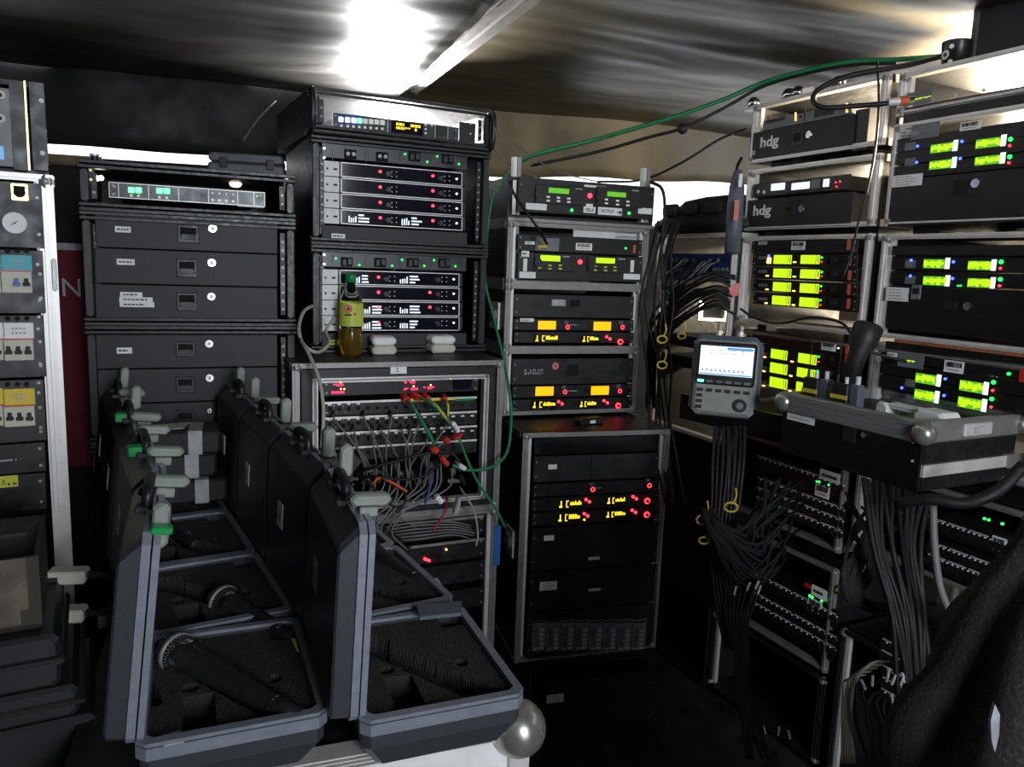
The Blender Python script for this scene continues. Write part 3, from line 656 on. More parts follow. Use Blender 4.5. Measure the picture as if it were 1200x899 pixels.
def orange_unit(c, x0, y0, x1, y1, d1, d2, k1, k2, col='lcd_orange'):
    o = c.unit('base_station', (x0, y0, x1, y1), 'panel_black')
    for d in (d1, d2):
        if d: c.plate('orange_display', d, col, -.0052, -.004, o, label='orange lit display')
    for k in (k1, k2):
        u_, z_ = c.pt(*k); q = MB(); q.cyl((u_, -.004, z_), (0, -1, 0), .008, .012, 'black_plastic', 16); q.lathe((u_, -.016, z_), (0, -1, 0), [(0, .0075), (.001, .0075), (.001, .005), (0, .005)], 'led_red', 16); q.build('red_ring_knob', o)
        c.plate('teal_tab', (k[0]-2.5, k[1]-7, k[0]+2.5, k[1]-2.8), 'cable_green' if 0 else 'analyzer_rubber', -.006, -.004, o)
    c.segs('print_lines', o, ((x0+x1)/2-5, (y0+y1)/2-1, (x0+x1)/2+8, (y0+y1)/2+1), 'print_grey', 1, 8, cell=.002, y=-.0045)
    return o
def text_unit(c, x0, y0, x1, y1, t1, t2, reds, seed):
    o = c.unit('wireless_unit', (x0, y0, x1, y1), 'panel_black')
    for t in (t1, t2):
        w_ = c.plate('display_window', (t[0]-2, t[1]-1.5, t[2]+2, t[3]+1.5), 'screen_dark', -.0050, -.004, o, bv=0)
        a, b, z0, z1 = c.rect(*t); q = MB(); W = b-a; h = z1-z0
        q.box(a, a+.010, -.0056, -.0050, z0, z0+h*.28, 'text_yellow'); q.box(a+.004, a+.008, -.0056, -.0050, z0, z1, 'text_yellow')
        q.box(a+W*.3, a+W*.3+.003, -.0056, -.0050, z0, z1, 'text_yellow'); q.box(a+W*.3, a+W*.42, -.0056, -.0050, z1-.003, z1, 'text_yellow'); q.box(a+W*.3, a+W*.42, -.0056, -.0050, z0, z0+.003, 'text_yellow')
        rn = random.Random(seed); x = a+W*.48
        while x < b: w = rn.uniform(.003, .007); q.box(x, x+w, -.0056, -.0050, z0+h*.3, z0+h*rn.choice((.7, .8, .95)), 'text_yellow'); x += w+.0012
        q.build('yellow_characters', w_, kind='stuff')
    for i, (x, y) in enumerate(reds):
        big = i == len(reds)-1
        if big: u_, z_ = c.pt(x, y); q = MB(); q.cyl((u_, -.004, z_), (0, -1, 0), .005, .010, 'black_plastic', 14); q.lathe((u_, -.006, z_), (0, -1, 0), [(0, .010), (.0015, .010), (.0015, .006), (0, .006)], 'led_red', 16); q.build('red_ring_knob', o)
        else: c.dots('red_light', o, [(x, y), (x+4, y+2.5)], 'led_red', .0048)
    return o
c = Case(CF, zC, zB, .45, 'flight', 'silver-edged rack with two orange displays and a dim red ring, third in the centre stack')
o = c.unit('blank_drawer', (602, 346, 742, 372.5), 'panel_charcoal'); c.label((646, 351, 662, 358.5), o, lines=3, m='print_grey'); c.plate('handle', (667.5, 351.5, 679, 359.5), 'foam_dark', -.0065, -.004, o)
o = orange_unit(c, 602, 374, 742, 387.5, (630, 376, 650.8, 386), (695, 377, 715.3, 387.3), (663, 383), (727, 383)); c.label((609, 373, 625, 377), o, lines=1)
text_unit(c, 602, 389, 742, 402, (627, 393, 652, 400), (682, 394, 700, 400.5), [(710, 394.5), (726, 400.5)], 3)
c = Case(CF, zD, zC, .45, 'flight', 'silver-edged rack with two orange displays and a round red sticker, fourth in the centre stack')
o = c.unit('blank_drawer', (600, 420, 741, 450), 'panel_charcoal'); u_, z_ = c.pt(650.3, 428.8); q = MB(); q.cyl((u_, -.004, z_), (0, -1, 0), .0135, .001, 'red_plastic', 24); q.cyl((u_, -.005, z_), (0, -1, 0), .010, .0004, 'print_grey', 24); q.cyl((u_, -.0052, z_), (0, -1, 0), .006, .0006, 'red_plastic', 24); q.build('round_sticker', o, 'round red sticker')
c.plate('handle', (664, 427, 677, 440.5), 'foam_dark', -.0065, -.004, o); c.segs('print_lines', o, (614, 432, 636, 439.5), 'print_grey', 2, 3, cell=.003, y=-.0045)
orange_unit(c, 600, 451, 740, 465, (627, 453, 648, 463.5), (692, 452.3, 712.8, 462.5), (660, 458.5), (724, 457.5))
text_unit(c, 600, 466.5, 740, 480.5, (624, 470.5, 649, 477.5), (679, 470, 697, 476.5), [(654, 470.5), (707, 469.3), (723.5, 475)], 8)
# lower, wider rack
C5 = Fr(613, 2.40, 785, 2.54, 505); zt5 = zz(C5, [(614, 512), (784, 500)]); zb5 = zz(C5, [(610, 778), (772, 756)])
c = Case(C5, zb5, min(zt5, zD-.012), .55, 'flight', 'tall silver-edged rack on the floor with red ring knobs and a grey charger bay', edge='aluminium_dull', latch=True, back=True)
c.H5 = c.H
t_ = c.unit('cable_shelf', (627, 512, 770, 531), 'foam_dark', .2, proud=-.02, ears=False)
o = c.unit('drawer', (625, 532.5, 771, 562), 'panel_charcoal'); c.label((642, 544, 652, 549.5), o, lines=0); c.plate('split', (692, 532, 693, 562), 'foam_dark', -.005, -.004, o, bv=0)
orange_unit(c, 624, 564, 771, 579, None, None, (692.5, 572), (758.5, 567.5))
text_unit(c, 623, 580.5, 771, 595.5, (655, 586, 681, 594), (711, 582.5, 731, 589.5), [(686, 585), (741, 581.5), (757.5, 586.5)], 4)
o = text_unit(c, 623, 597, 771, 612, (654, 602, 679, 610), (710, 599, 730, 605.5), [(684, 601.5), (740, 597.5), (757, 602.5)], 5); c.dots('yellow_light', o, [(684, 608.5)], 'text_yellow', .004)
o = c.unit('drawer', (622, 615, 770, 664), 'panel_black'); c.label((637, 627, 648.5, 633), o, lines=0); c.plate('silver_catch', (689, 652, 702, 655.5), 'aluminium', -.007, -.004, o)
o = c.unit('drawer', (620, 666, 769, 711), 'panel_black'); c.label((632, 681, 652, 691), o, lines=3); c.plate('silver_catch', (689, 689, 703, 692), 'aluminium', -.007, -.004, o)
o = c.unit('charger_bay', (617, 713, 768, 765), 'panel_charcoal')
for i in range(8):
    x = 623+i*16.7; m_ = c.plate('charger_module', (x, 726+(i-3.5)*-.3, x+16, 761+(i-3.5)*-.3), 'panel_grey', -.007, -.004, o, bv=.001)
    q = MB(); a, b, z0, z1 = c.rect(x, 726, x+16, 761); q.box(a+.002, b-.002, -.0078, -.007, z1-.008, z1-.003, 'foam_dark'); w = b-a
    for j in range(4): q.box(a+w*.55, a+w*.85, -.0085, -.007, z0+.018+j*.016, z0+.028+j*.016, 'print_grey', .001)
    q.box(a+w*.15, a+w*.42, -.0085, -.007, z0+.004, z0+.011, 'print_grey'); q.box(a+w*.55, a+w*.85, -.0085, -.007, z0+.004, z0+.012, 'print_white')
    for j in range(9): q.box(a+w*.12, a+w*.45, -.0074, -.007, z0+.016+j*.0075, z0+.019+j*.0075, 'panel_charcoal')
    q.build('buttons', m_, kind='stuff')
C6 = C5.shift(.0, .06, .44)
c = Case(C6, .03, zb5-.03, .5, 'plain', 'black case with a small white label below the charger rack', 'equipment_case', 'case', back=True); o = c.unit('door_panel', (640, 792, 764, 862), 'panel_charcoal'); c.label((640, 813, 660, 822.5), o, lines=3)
q = MB(); q.box(.05, .42, .02, .45, zb5-.03, zb5, 'black_laminate'); o = q.build('platform', loc=(C6.O.x, C6.O.y, 0), rotz=C6.yaw); tag(o, 'flat dark board between the charger rack and the case below', 'board')
# things on top of the lower rack
p_ = C5.px(690, 497, .12); q = MB(); q.hull8(-.05, .05, -.02, .02, 0, .022, .006, 'rubber_black'); q.box(-.01, .012, -.022, -.02, .006, .016, 'white_label'); o = q.build('belt_pack', loc=(p_.x, p_.y, c.zb*0+min(zt5, zD-.012)), rotz=R(30)); tag(o, 'small black pack with an orange cable on the tall silver-edged rack', 'pack')
# ================================================================== RIGHT WALL
AF = Fr(872, 2.617, 1024, 2.155, 270); BF = Fr(1036, 2.12, 1200, 1.786, 270)
def A_(l, r): return zz(AF, [l, r])
z = {'a1t': A_((877, 126), (1022, 90)), 'a1b': A_((876, 192), (1018, 172)), 'a2t': A_((873, 200), (1017, 182)), 'a2b': A_((871, 271), (1020, 264)), 'a3t': A_((873, 278), (1020, 273)), 'a3b': A_((870, 378), (1006, 393)), 'a4t': A_((870, 386), (1003, 403)), 'a4b': A_((866, 505), (990, 535))}
DA = .48
def hdg(c, r, tx, hd, ky, th=.05):
    o = c.unit('drawer', r, 'drawer_steel', ears=False, proud=.006)
    a, b, z0, z1 = c.rect(*tx); text('hdg', 'lettering', o, (a+b)/2, (z0+z1)/2, z1-z0, -.0066, 'white_label', w=b-a, bold=.025)
    a, b, z0, z1 = c.rect(*hd); q = MB(); q.box(a, b, -.010, -.006, z0, z1, 'black_plastic', .002); q.box(a+.006, b-.006, -.0108, -.010, z0+.012, z1-.006, 'foam_dark'); q.build('handle', o)
    u_, z_ = c.pt(*ky); q = MB(); q.cyl((u_, -.006, z_), (0, -1, 0), .011, .004, 'chrome', 16); q.box(u_, u_+.018, -.014, -.009, z_-.006, z_+.002, 'chrome', .002); q.build('key_lock', o)
    return o
c = Case(AF, z['a1b'], z['a1t'], DA, 'flight', 'topmost silver-edged rack with grey vented unit above a drawer lettered hdg', edge='aluminium')
o = c.unit('power_unit', (896, 131, 998, 143.5), 'panel_grey', ears=False)
q = MB()
for x0_, x1_, yb in ((900, 922, 138), (956, 979, 131)):
    a, b, z0, z1 = c.rect(x0_, yb-5, x1_, yb+5); n = 12
    for i in range(n): q.box(a+(b-a)*i/n, a+(b-a)*(i+.5)/n, -.0048, -.004, z0, z1, 'foam_dark')
q.build('vent_slots', o, kind='stuff'); c.dots('amber_lights', o, [(934, 133+i*2.6) for i in range(4)]+[(994, 122+i*3) for i in range(4)], 'led_amber', .0025); c.dots('port', o, [(939.5, 137)], 'foam_dark', .004)
c.plate('divider', (943.5, 127, 945, 142), 'panel_charcoal', -.005, -.004, o, bv=0)
c.plate('light_block', (1001, 128, 1017, 176), 'panel_black', .0, .3)  # added plate, keeps the batten light from showing beside the drawer
o = hdg(c, (881, 145, 1001, 180), (893, 159.5, 914, 175.5), (931, 154, 943, 171), (950, 158)); c.plate('small_sticker', (882, 177, 886.5, 182), 'print_grey', -.0068, -.006, o, bv=0)
c = Case(AF, z['a2b'], z['a2t'], DA, 'flight', 'second silver-edged rack with a cluttered slim unit above a drawer lettered hdg', edge='aluminium')
o = c.unit('cluttered_unit', (884, 210, 996, 227), 'panel_black', ears=False)
for r_, m_ in (((905, 215, 921, 223), 'screen_white'), ((929, 214, 950, 222), 'screen_white'), ((952, 210.5, 962, 221), 'panel_grey'), ((966, 210, 973, 219), 'screen_white')): c.plate('small_window', r_, m_, -.0055, -.004, o)
c.dots('red_lights', o, [(981, 214), (986, 213), (982, 219)], 'led_red', .002); c.dots('round_plugs', o, [(890, 225), (897, 225.5)], 'aluminium', .006)
hdg(c, (873, 230, 1000, 267), (884.5, 240.5, 905, 256), (922, 241, 933.5, 252), (941, 245))
def lcd_rows(c, rows, nm='receiver_unit', x0=883, x1=1006):
    for k, (L, Rr, y0, y1) in enumerate(rows):
        o = c.unit(nm, (x0, y0, x1, y1), 'panel_black')
        for s_ in (L, Rr):
            if not s_: continue
            c.plate('lime_display', s_, 'lcd_yellow', -.0054, -.004, o, label='lime lit display')
            q = MB(); a, b, z0_, z1_ = c.rect(*s_); q.box(b-(b-a)*.2, b-(b-a)*.17, -.0058, -.0054, z0_, z1_, 'dim_yellow'); q.box(b-(b-a)*.10, b-(b-a)*.04, -.0058, -.0054, z0_+.004, z1_-.004, 'dim_yellow'); q.build('display_marks', o, kind='stuff')
            u_, z_ = c.pt(s_[0]-7, (s_[1]+s_[3])/2+3); q = MB(); q.box(u_-.006, u_+.006, -.0055, -.004, z_-.002, z_+.002, 'led_amber' if k else 'led_amber'); q.build('amber_light', o)
        if Rr:
            c.dots('green_light', o, [(Rr[2]+2.7, Rr[1]+3)], 'led_green', .003); c.dots('red_light', o, [(Rr[2]+2.5, Rr[3]-2.5)], 'led_red', .0018)
            for kx in (Rr[2]+9, Rr[2]+18): u_, z_ = c.pt(kx, (Rr[1]+Rr[3])/2+(kx-950)*.02); q = MB(); q.cyl((u_, -.004, z_), (0, -1, 0), .010, .012, 'black_plastic', 14); q.build('knob', o)
            c.plate('orange_tab', (Rr[2]+33, Rr[1]+1, Rr[2]+37, Rr[3]+2), 'orange_tape', -.0055, -.004, o)
        c.plate('name_tag', (x0+7, y0+3, x0+17, y0+6.5), 'panel_grey', -.005, -.004, o, bv=0)
c = Case(AF, z['a3b'], z['a3t'], DA, 'flight', 'third silver-edged rack with four rows of lime displays, right wall', edge='aluminium')
o = c.unit('blank_unit', (882, 281.5, 1006, 297), 'panel_black'); c.barcode((929, 283, 945, 293), o); c.plate('orange_tab', (994, 280, 998, 293), 'orange_tape', -.0055, -.004, o); c.label((890, 283, 900, 287), o, lines=0, m='print_grey')
lcd_rows(c, [((908, 299, 929, 309.5), (939.5, 299, 962, 309.5), 297.5, 313), ((907.5, 315, 928.5, 325.5), (939, 316, 962, 326.5), 313.5, 329), ((907, 331, 928, 341.5), (938.5, 332.5, 961, 343.5), 329.5, 345), ((906, 347, 927.5, 357.5), (938, 349, 960.5, 360), 345.5, 361.5)])
c.dots('blue_light', c.root, [(903, 300)], 'led_blue', .004, y=-.006); c.plate('amber_lamp', (900.5, 302, 905, 309), 'led_amber', -.007, -.004)
c = Case(AF, z['a4b'], z['a4t'], DA, 'flight', 'fourth silver-edged rack with lime displays half hidden by the open drawer, right wall', edge='aluminium_dull')
o = c.unit('blank_unit', (882, 394, 1001, 409), 'panel_black'); c.barcode((964, 401.5, 981, 411), o); c.plate('orange_tab', (992, 403, 996, 415), 'orange_tape', -.0055, -.004, o); c.dots('white_light', o, [(984, 408)], 'led_white', .002)
lcd_rows(c, [((904.5, 410, 924, 421), (936.5, 415, 958.5, 426.5), 409.5, 425.5), ((903.5, 426, 924, 438), (935, 432, 957, 443), 426, 442), ((903, 443, 924, 455), (934, 449, 957, 461), 443, 459)], x1=1000)
# B column
def B_(l, r): return zz(BF, [l, r])
zb = {'b1t': B_((1038, 88), (1200, 57)), 'b1b': B_((1036, 139), (1200, 110)), 'b2t': B_((1037, 147), (1200, 124)), 'b2b': B_((1033, 263), (1200, 262)), 'b3t': B_((1033, 272), (1200, 275)), 'b3b': B_((1030, 391), (1200, 419)), 'b4t': B_((1028, 403), (1200, 431)), 'b4b': B_((1022, 520), (1200, 575))}
WB = .53
c = Case(BF, zb['b1b'], zb['b1t'], DA, 'flight', 'topmost far right rack, bright light showing above its slim unit', edge='aluminium', x1=WB)
B1 = c
o = c.unit('amplifier_unit', (1062, 105, 1290, 126), 'panel_black', ears=False); g = c.plate('grey_plate', (1064, 107, 1094, 122), 'panel_grey', -.006, -.004, o, bv=0); c.segs('green_dashes', g, (1073, 114, 1093, 116.5), 'lcd_yellow', 1, 2, dens=1, cell=.003, y=-.0062); c.dots('screws', o, [(1121, 112), (1155, 106)], 'aluminium', .004)
def lcd_pair(c, y0, y1, L, Rr, blues, x0=1046, x1=1290):
    o = c.unit('receiver_unit', (x0, y0, x1, y1), 'panel_black', ears=False)
    for s_ in (L, Rr):
        c.plate('lime_display', s_, 'lcd_green', -.0052, -.004, o, label='lime lit display')
        a, b, z0_, z1_ = c.rect(*s_); q = MB(); rn = random.Random(int(s_[0])); x = a+.002
        while x < b-.004:
            w = rn.uniform(.003, .008); l0 = rn.uniform(.05, .4); q.box(x, x+w, -.0056, -.0052, z0_+(z1_-z0_)*l0, z0_+(z1_-z0_)*rn.uniform(.7, .95), 'lcd_yellow'); x += w+.0008
        q.build('display_characters', o, kind='stuff'); ww = (b-a)*.20
        q = MB(); q.box(b, b+ww, -.0054, -.004, z0_-.001, z1_+.004, 'screen_white'); q.build('level_meter', o)
    c.dots('blue_lights', o, blues, 'led_blue', .0035)
    c.dots('green_light', o, [(Rr[2]+12, Rr[1]+1)], 'led_green', .005); c.dots('red_light', o, [(Rr[2]+11, Rr[3]-2)], 'led_red', .003)
    c.plate('unit_tag', (1062, (y0+y1)/2-5, 1074, (y0+y1)/2+4), 'panel_grey', -.0048, -.004, o, bv=0)
    return o
c = Case(BF, zb['b2b'], zb['b2t'], DA, 'flight', 'second far right rack, two rows of lime displays over a tall drawer', edge='aluminium', x1=WB)
o = c.unit('blank_unit', (1048, 146, 1290, 164), 'panel_charcoal', ears=False); g = c.plate('grey_plate', (1070, 145, 1102, 162), 'panel_grey', -.006, -.004, o, bv=0); u_, z_ = c.pt(1076, 157); q = MB(); q.cyl((u_, -.006, z_), (0, -1, 0), .008, .012, 'aluminium_dull', 14); q.build('socket', g)
c.barcode((1127, 142.5, 1151, 152.5), o); c.label((1056, 153, 1069, 158), o, lines=1)
lcd_pair(c, 164, 181, (1092, 168.5, 1118, 178.5), (1145, 162.5, 1174, 173), [(1077, 171.5), (1129, 166)])
lcd_pair(c, 182, 199, (1090.5, 188, 1116.5, 198), (1144, 183, 1173, 193), [(1076, 190.5), (1127, 186)])
o = c.unit('drawer', (1044, 200, 1290, 261), 'panel_charcoal', ears=False, proud=.006); c.label((1048, 205, 1082.5, 218.5), o, y=-.0068, lines=4); c.plate('handle', (1119, 211, 1136, 228), 'foam_dark', -.009, -.006, o); u_, z_ = c.pt(1146, 215); q = MB(); q.cyl((u_, -.006, z_), (0, -1, 0), .011, .005, 'chrome', 16); q.build('key_lock', o)
c = Case(BF, zb['b3b'], zb['b3t'], DA, 'flight', 'third far right rack, lime displays over a drawer with a hanging grey tag', edge='aluminium', x1=WB)
o = c.unit('blank_unit', (1046, 287, 1290, 300), 'panel_charcoal', ears=False)
lcd_pair(c, 301, 319, (1083.5, 304, 1109, 314.5), (1135.5, 306, 1163, 316.5), [(1069.5, 305), (1119, 307)])
lcd_pair(c, 320, 338, (1083, 324, 1109, 334.5), (1135, 326.5, 1162, 337), [(1068.5, 323.5), (1118, 326.5)])
c.dots('green_lights', c.root, [(1125, 335), (1128, 335)], 'led_green', .002, y=-.006)
o = c.unit('drawer', (1042, 339, 1290, 398), 'panel_black', ears=False, proud=.006); c.label((1040.5, 337, 1067, 353), o, y=-.0068, lines=4)
g = c.plate('grey_tag', (1071, 334, 1082, 351), 'panel_grey', -.012, -.008, o); c.plate('tag_window', (1073, 338, 1080.5, 345), 'foam_dark', -.013, -.012, g); c.plate('handle', (1107, 353, 1124, 363), 'foam_dark', -.009, -.006, o); u_, z_ = c.pt(1136, 359); q = MB(); q.cyl((u_, -.006, z_), (0, -1, 0), .010, .005, 'chrome', 16); q.build('key_lock', o)
c = Case(BF, zb['b4b'], zb['b4t'], DA, 'flight', 'fourth far right rack, lime displays just above the pulled-out drawer', edge='aluminium_dull', x1=WB)
o = c.unit('blank_unit', (1036, 414, 1290, 440), 'panel_black', ears=False); g = c.plate('grey_plate', (1054, 413, 1084, 431), 'panel_grey', -.006, -.004, o, bv=0); c.segs('green_dashes', g, (1064, 422, 1074, 424.5), 'lcd_yellow', 1, 2, dens=1, cell=.003, y=-.0062)
c.barcode((1108, 423, 1131, 437), o); c.label((1041, 413, 1053, 418), o, lines=1); c.dots('green_light', o, [(1184, 438)], 'led_green', .004); c.plate('orange_tab', (1196, 433, 1203, 448), 'red_plastic', -.0055, -.004, o)
lcd_pair(c, 441, 458, (1074, 438.5, 1099, 450), (1125.5, 447, 1154, 459.5), [(1109.5, 444)], x0=1030)
lcd_pair(c, 459, 477, (1072.5, 457.5, 1097, 469.5), (1123.5, 466.5, 1152, 479), [(1058.5, 454.5), (1108, 463.5)], x0=1030)
# orange straps between the B cases
for (ya, yb, nm) in (('b2t', 'b1b', 'orange wooden batten lying between the two topmost racks at far right'), ('b4t', 'b3b', 'orange wooden batten under the third rack at far right')):
    q = MB(); q.box(.07, WB-.02, 0, .03, zb[ya]+.0005, zb[yb]-.0005, 'orange_wood'); tag(q.build('wooden_batten', loc=(BF.O.x, BF.O.y, 0), rotz=BF.yaw), nm, 'batten')
# spacer feet between stacked cases
for fr, pr in ((AF, (('a2t', 'a1b', 'topmost and second'), ('a3t', 'a2b', 'second and third'), ('a4t', 'a3b', 'third and fourth'))), (BF, ())):
    for t_, b_, w_ in pr:
        r = empty('spacer_set', (fr.O.x, fr.O.y, z[t_]), fr.yaw, 'black pads between the %s silver-edged racks of the hdg column' % w_, 'pads')
        for x in (.06, fr.W-.10):
            for y in (.04, DA-.10): q = MB(); q.box(x, x+.04, y, y+.05, .0005, z[b_]-z[t_]-.0005, 'rubber_black'); q.build('pad', r)
r = empty('spacer_set', (BF.O.x, BF.O.y, zb['b3t']), BF.yaw, 'black pads between the second and third racks of the far right column', 'pads')
for x in (.06, WB-.10):
    for y in (.04, DA-.10): q = MB(); q.box(x, x+.04, y, y+.05, .0005, zb['b2b']-zb['b3t']-.0005, 'rubber_black'); q.build('pad', r)
# lower patch racks of both columns
def lower(fr, zb_, zt_, name, quads, x0, x1, leds, W):
    c = Case(fr, zb_, zt_, DA, 'flight', name, x1=W, latch=False, edge='aluminium_dull' if zb_ > .2 else 'panel_charcoal', back=True)
    for (ya, yb, strip) in quads:
        o = c.unit('stage_box', (x0, ya, x1, yb), 'panel_black', ears=False)
        a, b, z0_, z1_ = c.rect(x0, ya, x1, yb); q = MB(); q2 = MB(); q3 = MB(); n = 16; rows = max(1, int((z1_-z0_)/.034))
        for j in range(rows):
            zz_ = z1_-.03-j*.034
            for i in range(n):
                x = a+(b-a)*(i+.5)/n; q.cyl((x, -.004, zz_), (0, -1, 0), .011, .004, 'black_plastic', 12); q2.cyl((x+.010, -.004, zz_+.011), (0, -1, 0), .0024, .003, 'white_label', 6)
            [q3.box(a+(b-a)*(k_+.06)/4, a+(b-a)*(k_+.94)/4, -.0048, -.004, zz_+.0140, zz_+.0185, 'print_grey') for k_ in range(4)]
        q.build('sockets', o, kind='stuff'); q2.build('screws', o, kind='stuff'); q3.build('marking_strips', o, kind='stuff')
    for l in leds: c.dots('green_lights', c.root, l, 'led_green', .0035, y=-.006)
    return c
za5 = A_((866, 600), (980, 645)); za6 = A_((866, 620), (978, 662))
c5 = lower(AF, za5, z['a4b']-.01, 'dark stage-box rack below the lime-display rack, three green lights', [(545, 570, 1), (572, 610, 1)], 885, 992, [[(959.5, 564), (962.5, 564.5), (973.5, 568)]], AF.W)
c5.label((962, 552, 986.5, 565.5), None, y=-.0065, lines=1); c5.barcode((957, 568, 974, 583), c5.root, y=-.0065)
za7 = A_((862, 800), (960, 860))
c6 = lower(AF, max(.35, za7), za6, 'dark stage-box rack low in the right wall, a red and white label by its lights', [(690, 712, 1), (715, 750, 1)], 880, 985, [[(951, 697.5), (954, 699.5), (965, 704)]], AF.W)
c6.label((952.5, 688, 971, 701), None, y=-.0065, lines=1); c6.barcode((948, 702, 965, 717), c6.root, y=-.0065); c6.plate('red_label', (944, 683.5, 952.5, 689), 'red_plastic', -.0066, -.0055)
c7 = lower(AF, .04, max(.35, za7)-.02, 'dark patch rack standing on the floor under the stage boxes', [], 870, 965, [], AF.W)
zb5_ = B_((1020, 690), (1150, 730)); 
c8 = lower(BF, .78, zb['b4b']-.06, 'dark stage-box rack low in the far right column', [(615, 640, 1), (645, 690, 1)], 1085, 1190, [[(1156, 607.5), (1161, 609), (1177, 613.5)]], WB)
c8.barcode((1164, 629, 1181.5, 646), c8.root, y=-.0065)
c9 = lower(BF, .05, .52, 'dark patch rack at the foot of the far right column', [(770, 800, 1), (803, 850, 1)], 1030, 1150, [], WB)
# tan lit bag between them
p_ = BF.px(1158, 735, .10); q = MB(); q.hull8(-.055, .10, -.06, .06, 0, .12, .03, 'tan_pillow')
tag(q.build('round_cushion', loc=(p_.x, p_.y, .515), rotz=BF.yaw), 'tan rounded bag resting in the gap of the far right column', 'bag')
# ------------------------------------------------ pulled-out drawer case
DF = Fr(920, 2.05, 1088, 1.68, 470)
zt_ = zz(DF, [(922, 470), (1086, 512)]); zb_ = zz(DF, [(921, 540), (1083, 567)])
c = Case(DF, zb_, zt_, .34, 'plain', 'black drawer case pulled out of the right wall, clear grey bumper rim on top', 'drawer_case', 'drawer', back=True)
H = c.H; W = c.x1
q = MB(); q.box(0, W, -.004, .008, 0, H, 'panel_black'); f_ = q.build('front_panel', c.root); c.label((924.5, 473, 957, 495), f_, y=-.0048, lines=4)
c.plate('handle', (990, 497, 1005, 518), 'foam_dark', -.008, -.004, f_); u_, z_ = c.pt(1015, 509.5); q = MB(); q.cyl((u_, -.004, z_), (0, -1, 0), .007, .006, 'chrome', 14); q.build('key_lock', f_)
c.dots('rivets', f_, [(1072, 518), (1071, 540)], 'aluminium', .003)
q = MB(); q.box(.01, W-.01, .01, .35, H-.02, H-.012, 'foam_dark'); q.build('foam_bed', c.root)
for bx in ((-.006, W+.006, -.012, .014), (-.006, W+.006, .345, .365)):
    q = MB(); q.box(bx[0], bx[1], bx[2], bx[3], H-.022, H+.028, 'aluminium_dull', .004)
    for i in range(3): q.box(bx[0], bx[1], bx[2]-.0012, bx[2], H-.014+i*.013, H-.009+i*.013, 'panel_grey')
    q.build('rim_profile', c.root)
for xx in (-.006, W-.012): q = MB(); q.box(xx, xx+.018, .014, .345, H-.022, H+.028, 'aluminium_dull', .004); q.build('rim_profile', c.root)
for xx, yy in ((0, 0), (W, 0), (W, .355), (0, .355)): q = MB(); q.ball((xx, yy-.002, H+.002), .027, 'corner_metal', 16); q.build('ball_corner', c.root)
q = MB(); q.box(W+.006, W+.014, .12, .22, H-.012, H+.018, 'aluminium', .003); q.box(W+.014, W+.018, .15, .19, H-.004, H+.010, 'print_grey', .001); q.build('side_catch', c.root)
q = MB(); q.box(W+.001, W+.008, .0, .62, .035, .062, 'aluminium'); q.box(W+.001, W+.014, .30, .62, .032, .066, 'aluminium_dull'); q.build('drawer_slide', c.root)
dtop = zb_+H-.012
for i, (x, y, hh) in enumerate(((950, 470, .105), (984, 480, .105))):
    p_ = DF.px(x, y, .045); r = empty('belt_pack', (p_.x, p_.y, dtop), DF.yaw+R(4), ('left' if i == 0 else 'right')+' of the two black belt packs with orange bands standing in the drawer', 'belt pack')
    q = MB(); q.box(-.024, .024, -.010, .010, 0, hh*.8, 'black_plastic', .004); q.build('body', r); q = MB(); q.box(-.0245, .0245, -.0106, -.009, hh*.42, hh*.52, 'yellow_plastic'); q.build('orange_band', r)
    q = MB(); q.box(-.018, .018, -.0112, -.009, hh*.08, hh*.28, 'white_label'); q.build('label_patch', r)
    q = MB(); q.cyl((-.014, 0, hh*.8), (0, 0, 1), .004, .02, 'rubber_black', 8, r2=.003); q.tube([(-.014, 0, hh*.8+.02), (-.012, 0, hh*1.9)], .0012, 'rubber_black', 5); q.build('antenna', r)
    q = MB(); q.cyl((.012, 0, hh*.8), (0, 0, 1), .005, .016, 'print_white', 8); q.build('plug', r)
for i, (x, y) in enumerate(((966, 474), (1002, 484))):
    p_ = DF.px(x, y, .055); r = empty('transmitter', (p_.x, p_.y, dtop), DF.yaw, ('left' if i == 0 else 'right')+' of the two dark bluish transmitters beside the belt packs', 'transmitter'); q = MB(); q.box(-.014, .014, -.012, .012, 0, .085, 'analyzer_rubber', .004); q.build('body', r)
    q = MB(); q.cyl((0, 0, .085), (0, 0, 1), .006, .02, 'print_white', 8); q.build('plug', r)
# grey handset
p_ = DF.px(1070, 508, .12); r = empty('handset', (p_.x, p_.y, dtop+.01), DF.yaw+R(-6), 'pale grey handset lying across the rim of the pulled-out drawer', 'handset')
q = MB(); q.hull8(-.10, .10, -.02, .02, .022, .036, .006, 'white_panel'); q.build('grip', r); q = MB(); q.hull8(.02, .10, -.03, .03, .0, .040, .008, 'white_panel'); q.build('earpiece', r); q = MB(); q.hull8(-.10, -.06, -.025, .025, .0, .036, .008, 'white_panel'); q.build('mouthpiece', r)
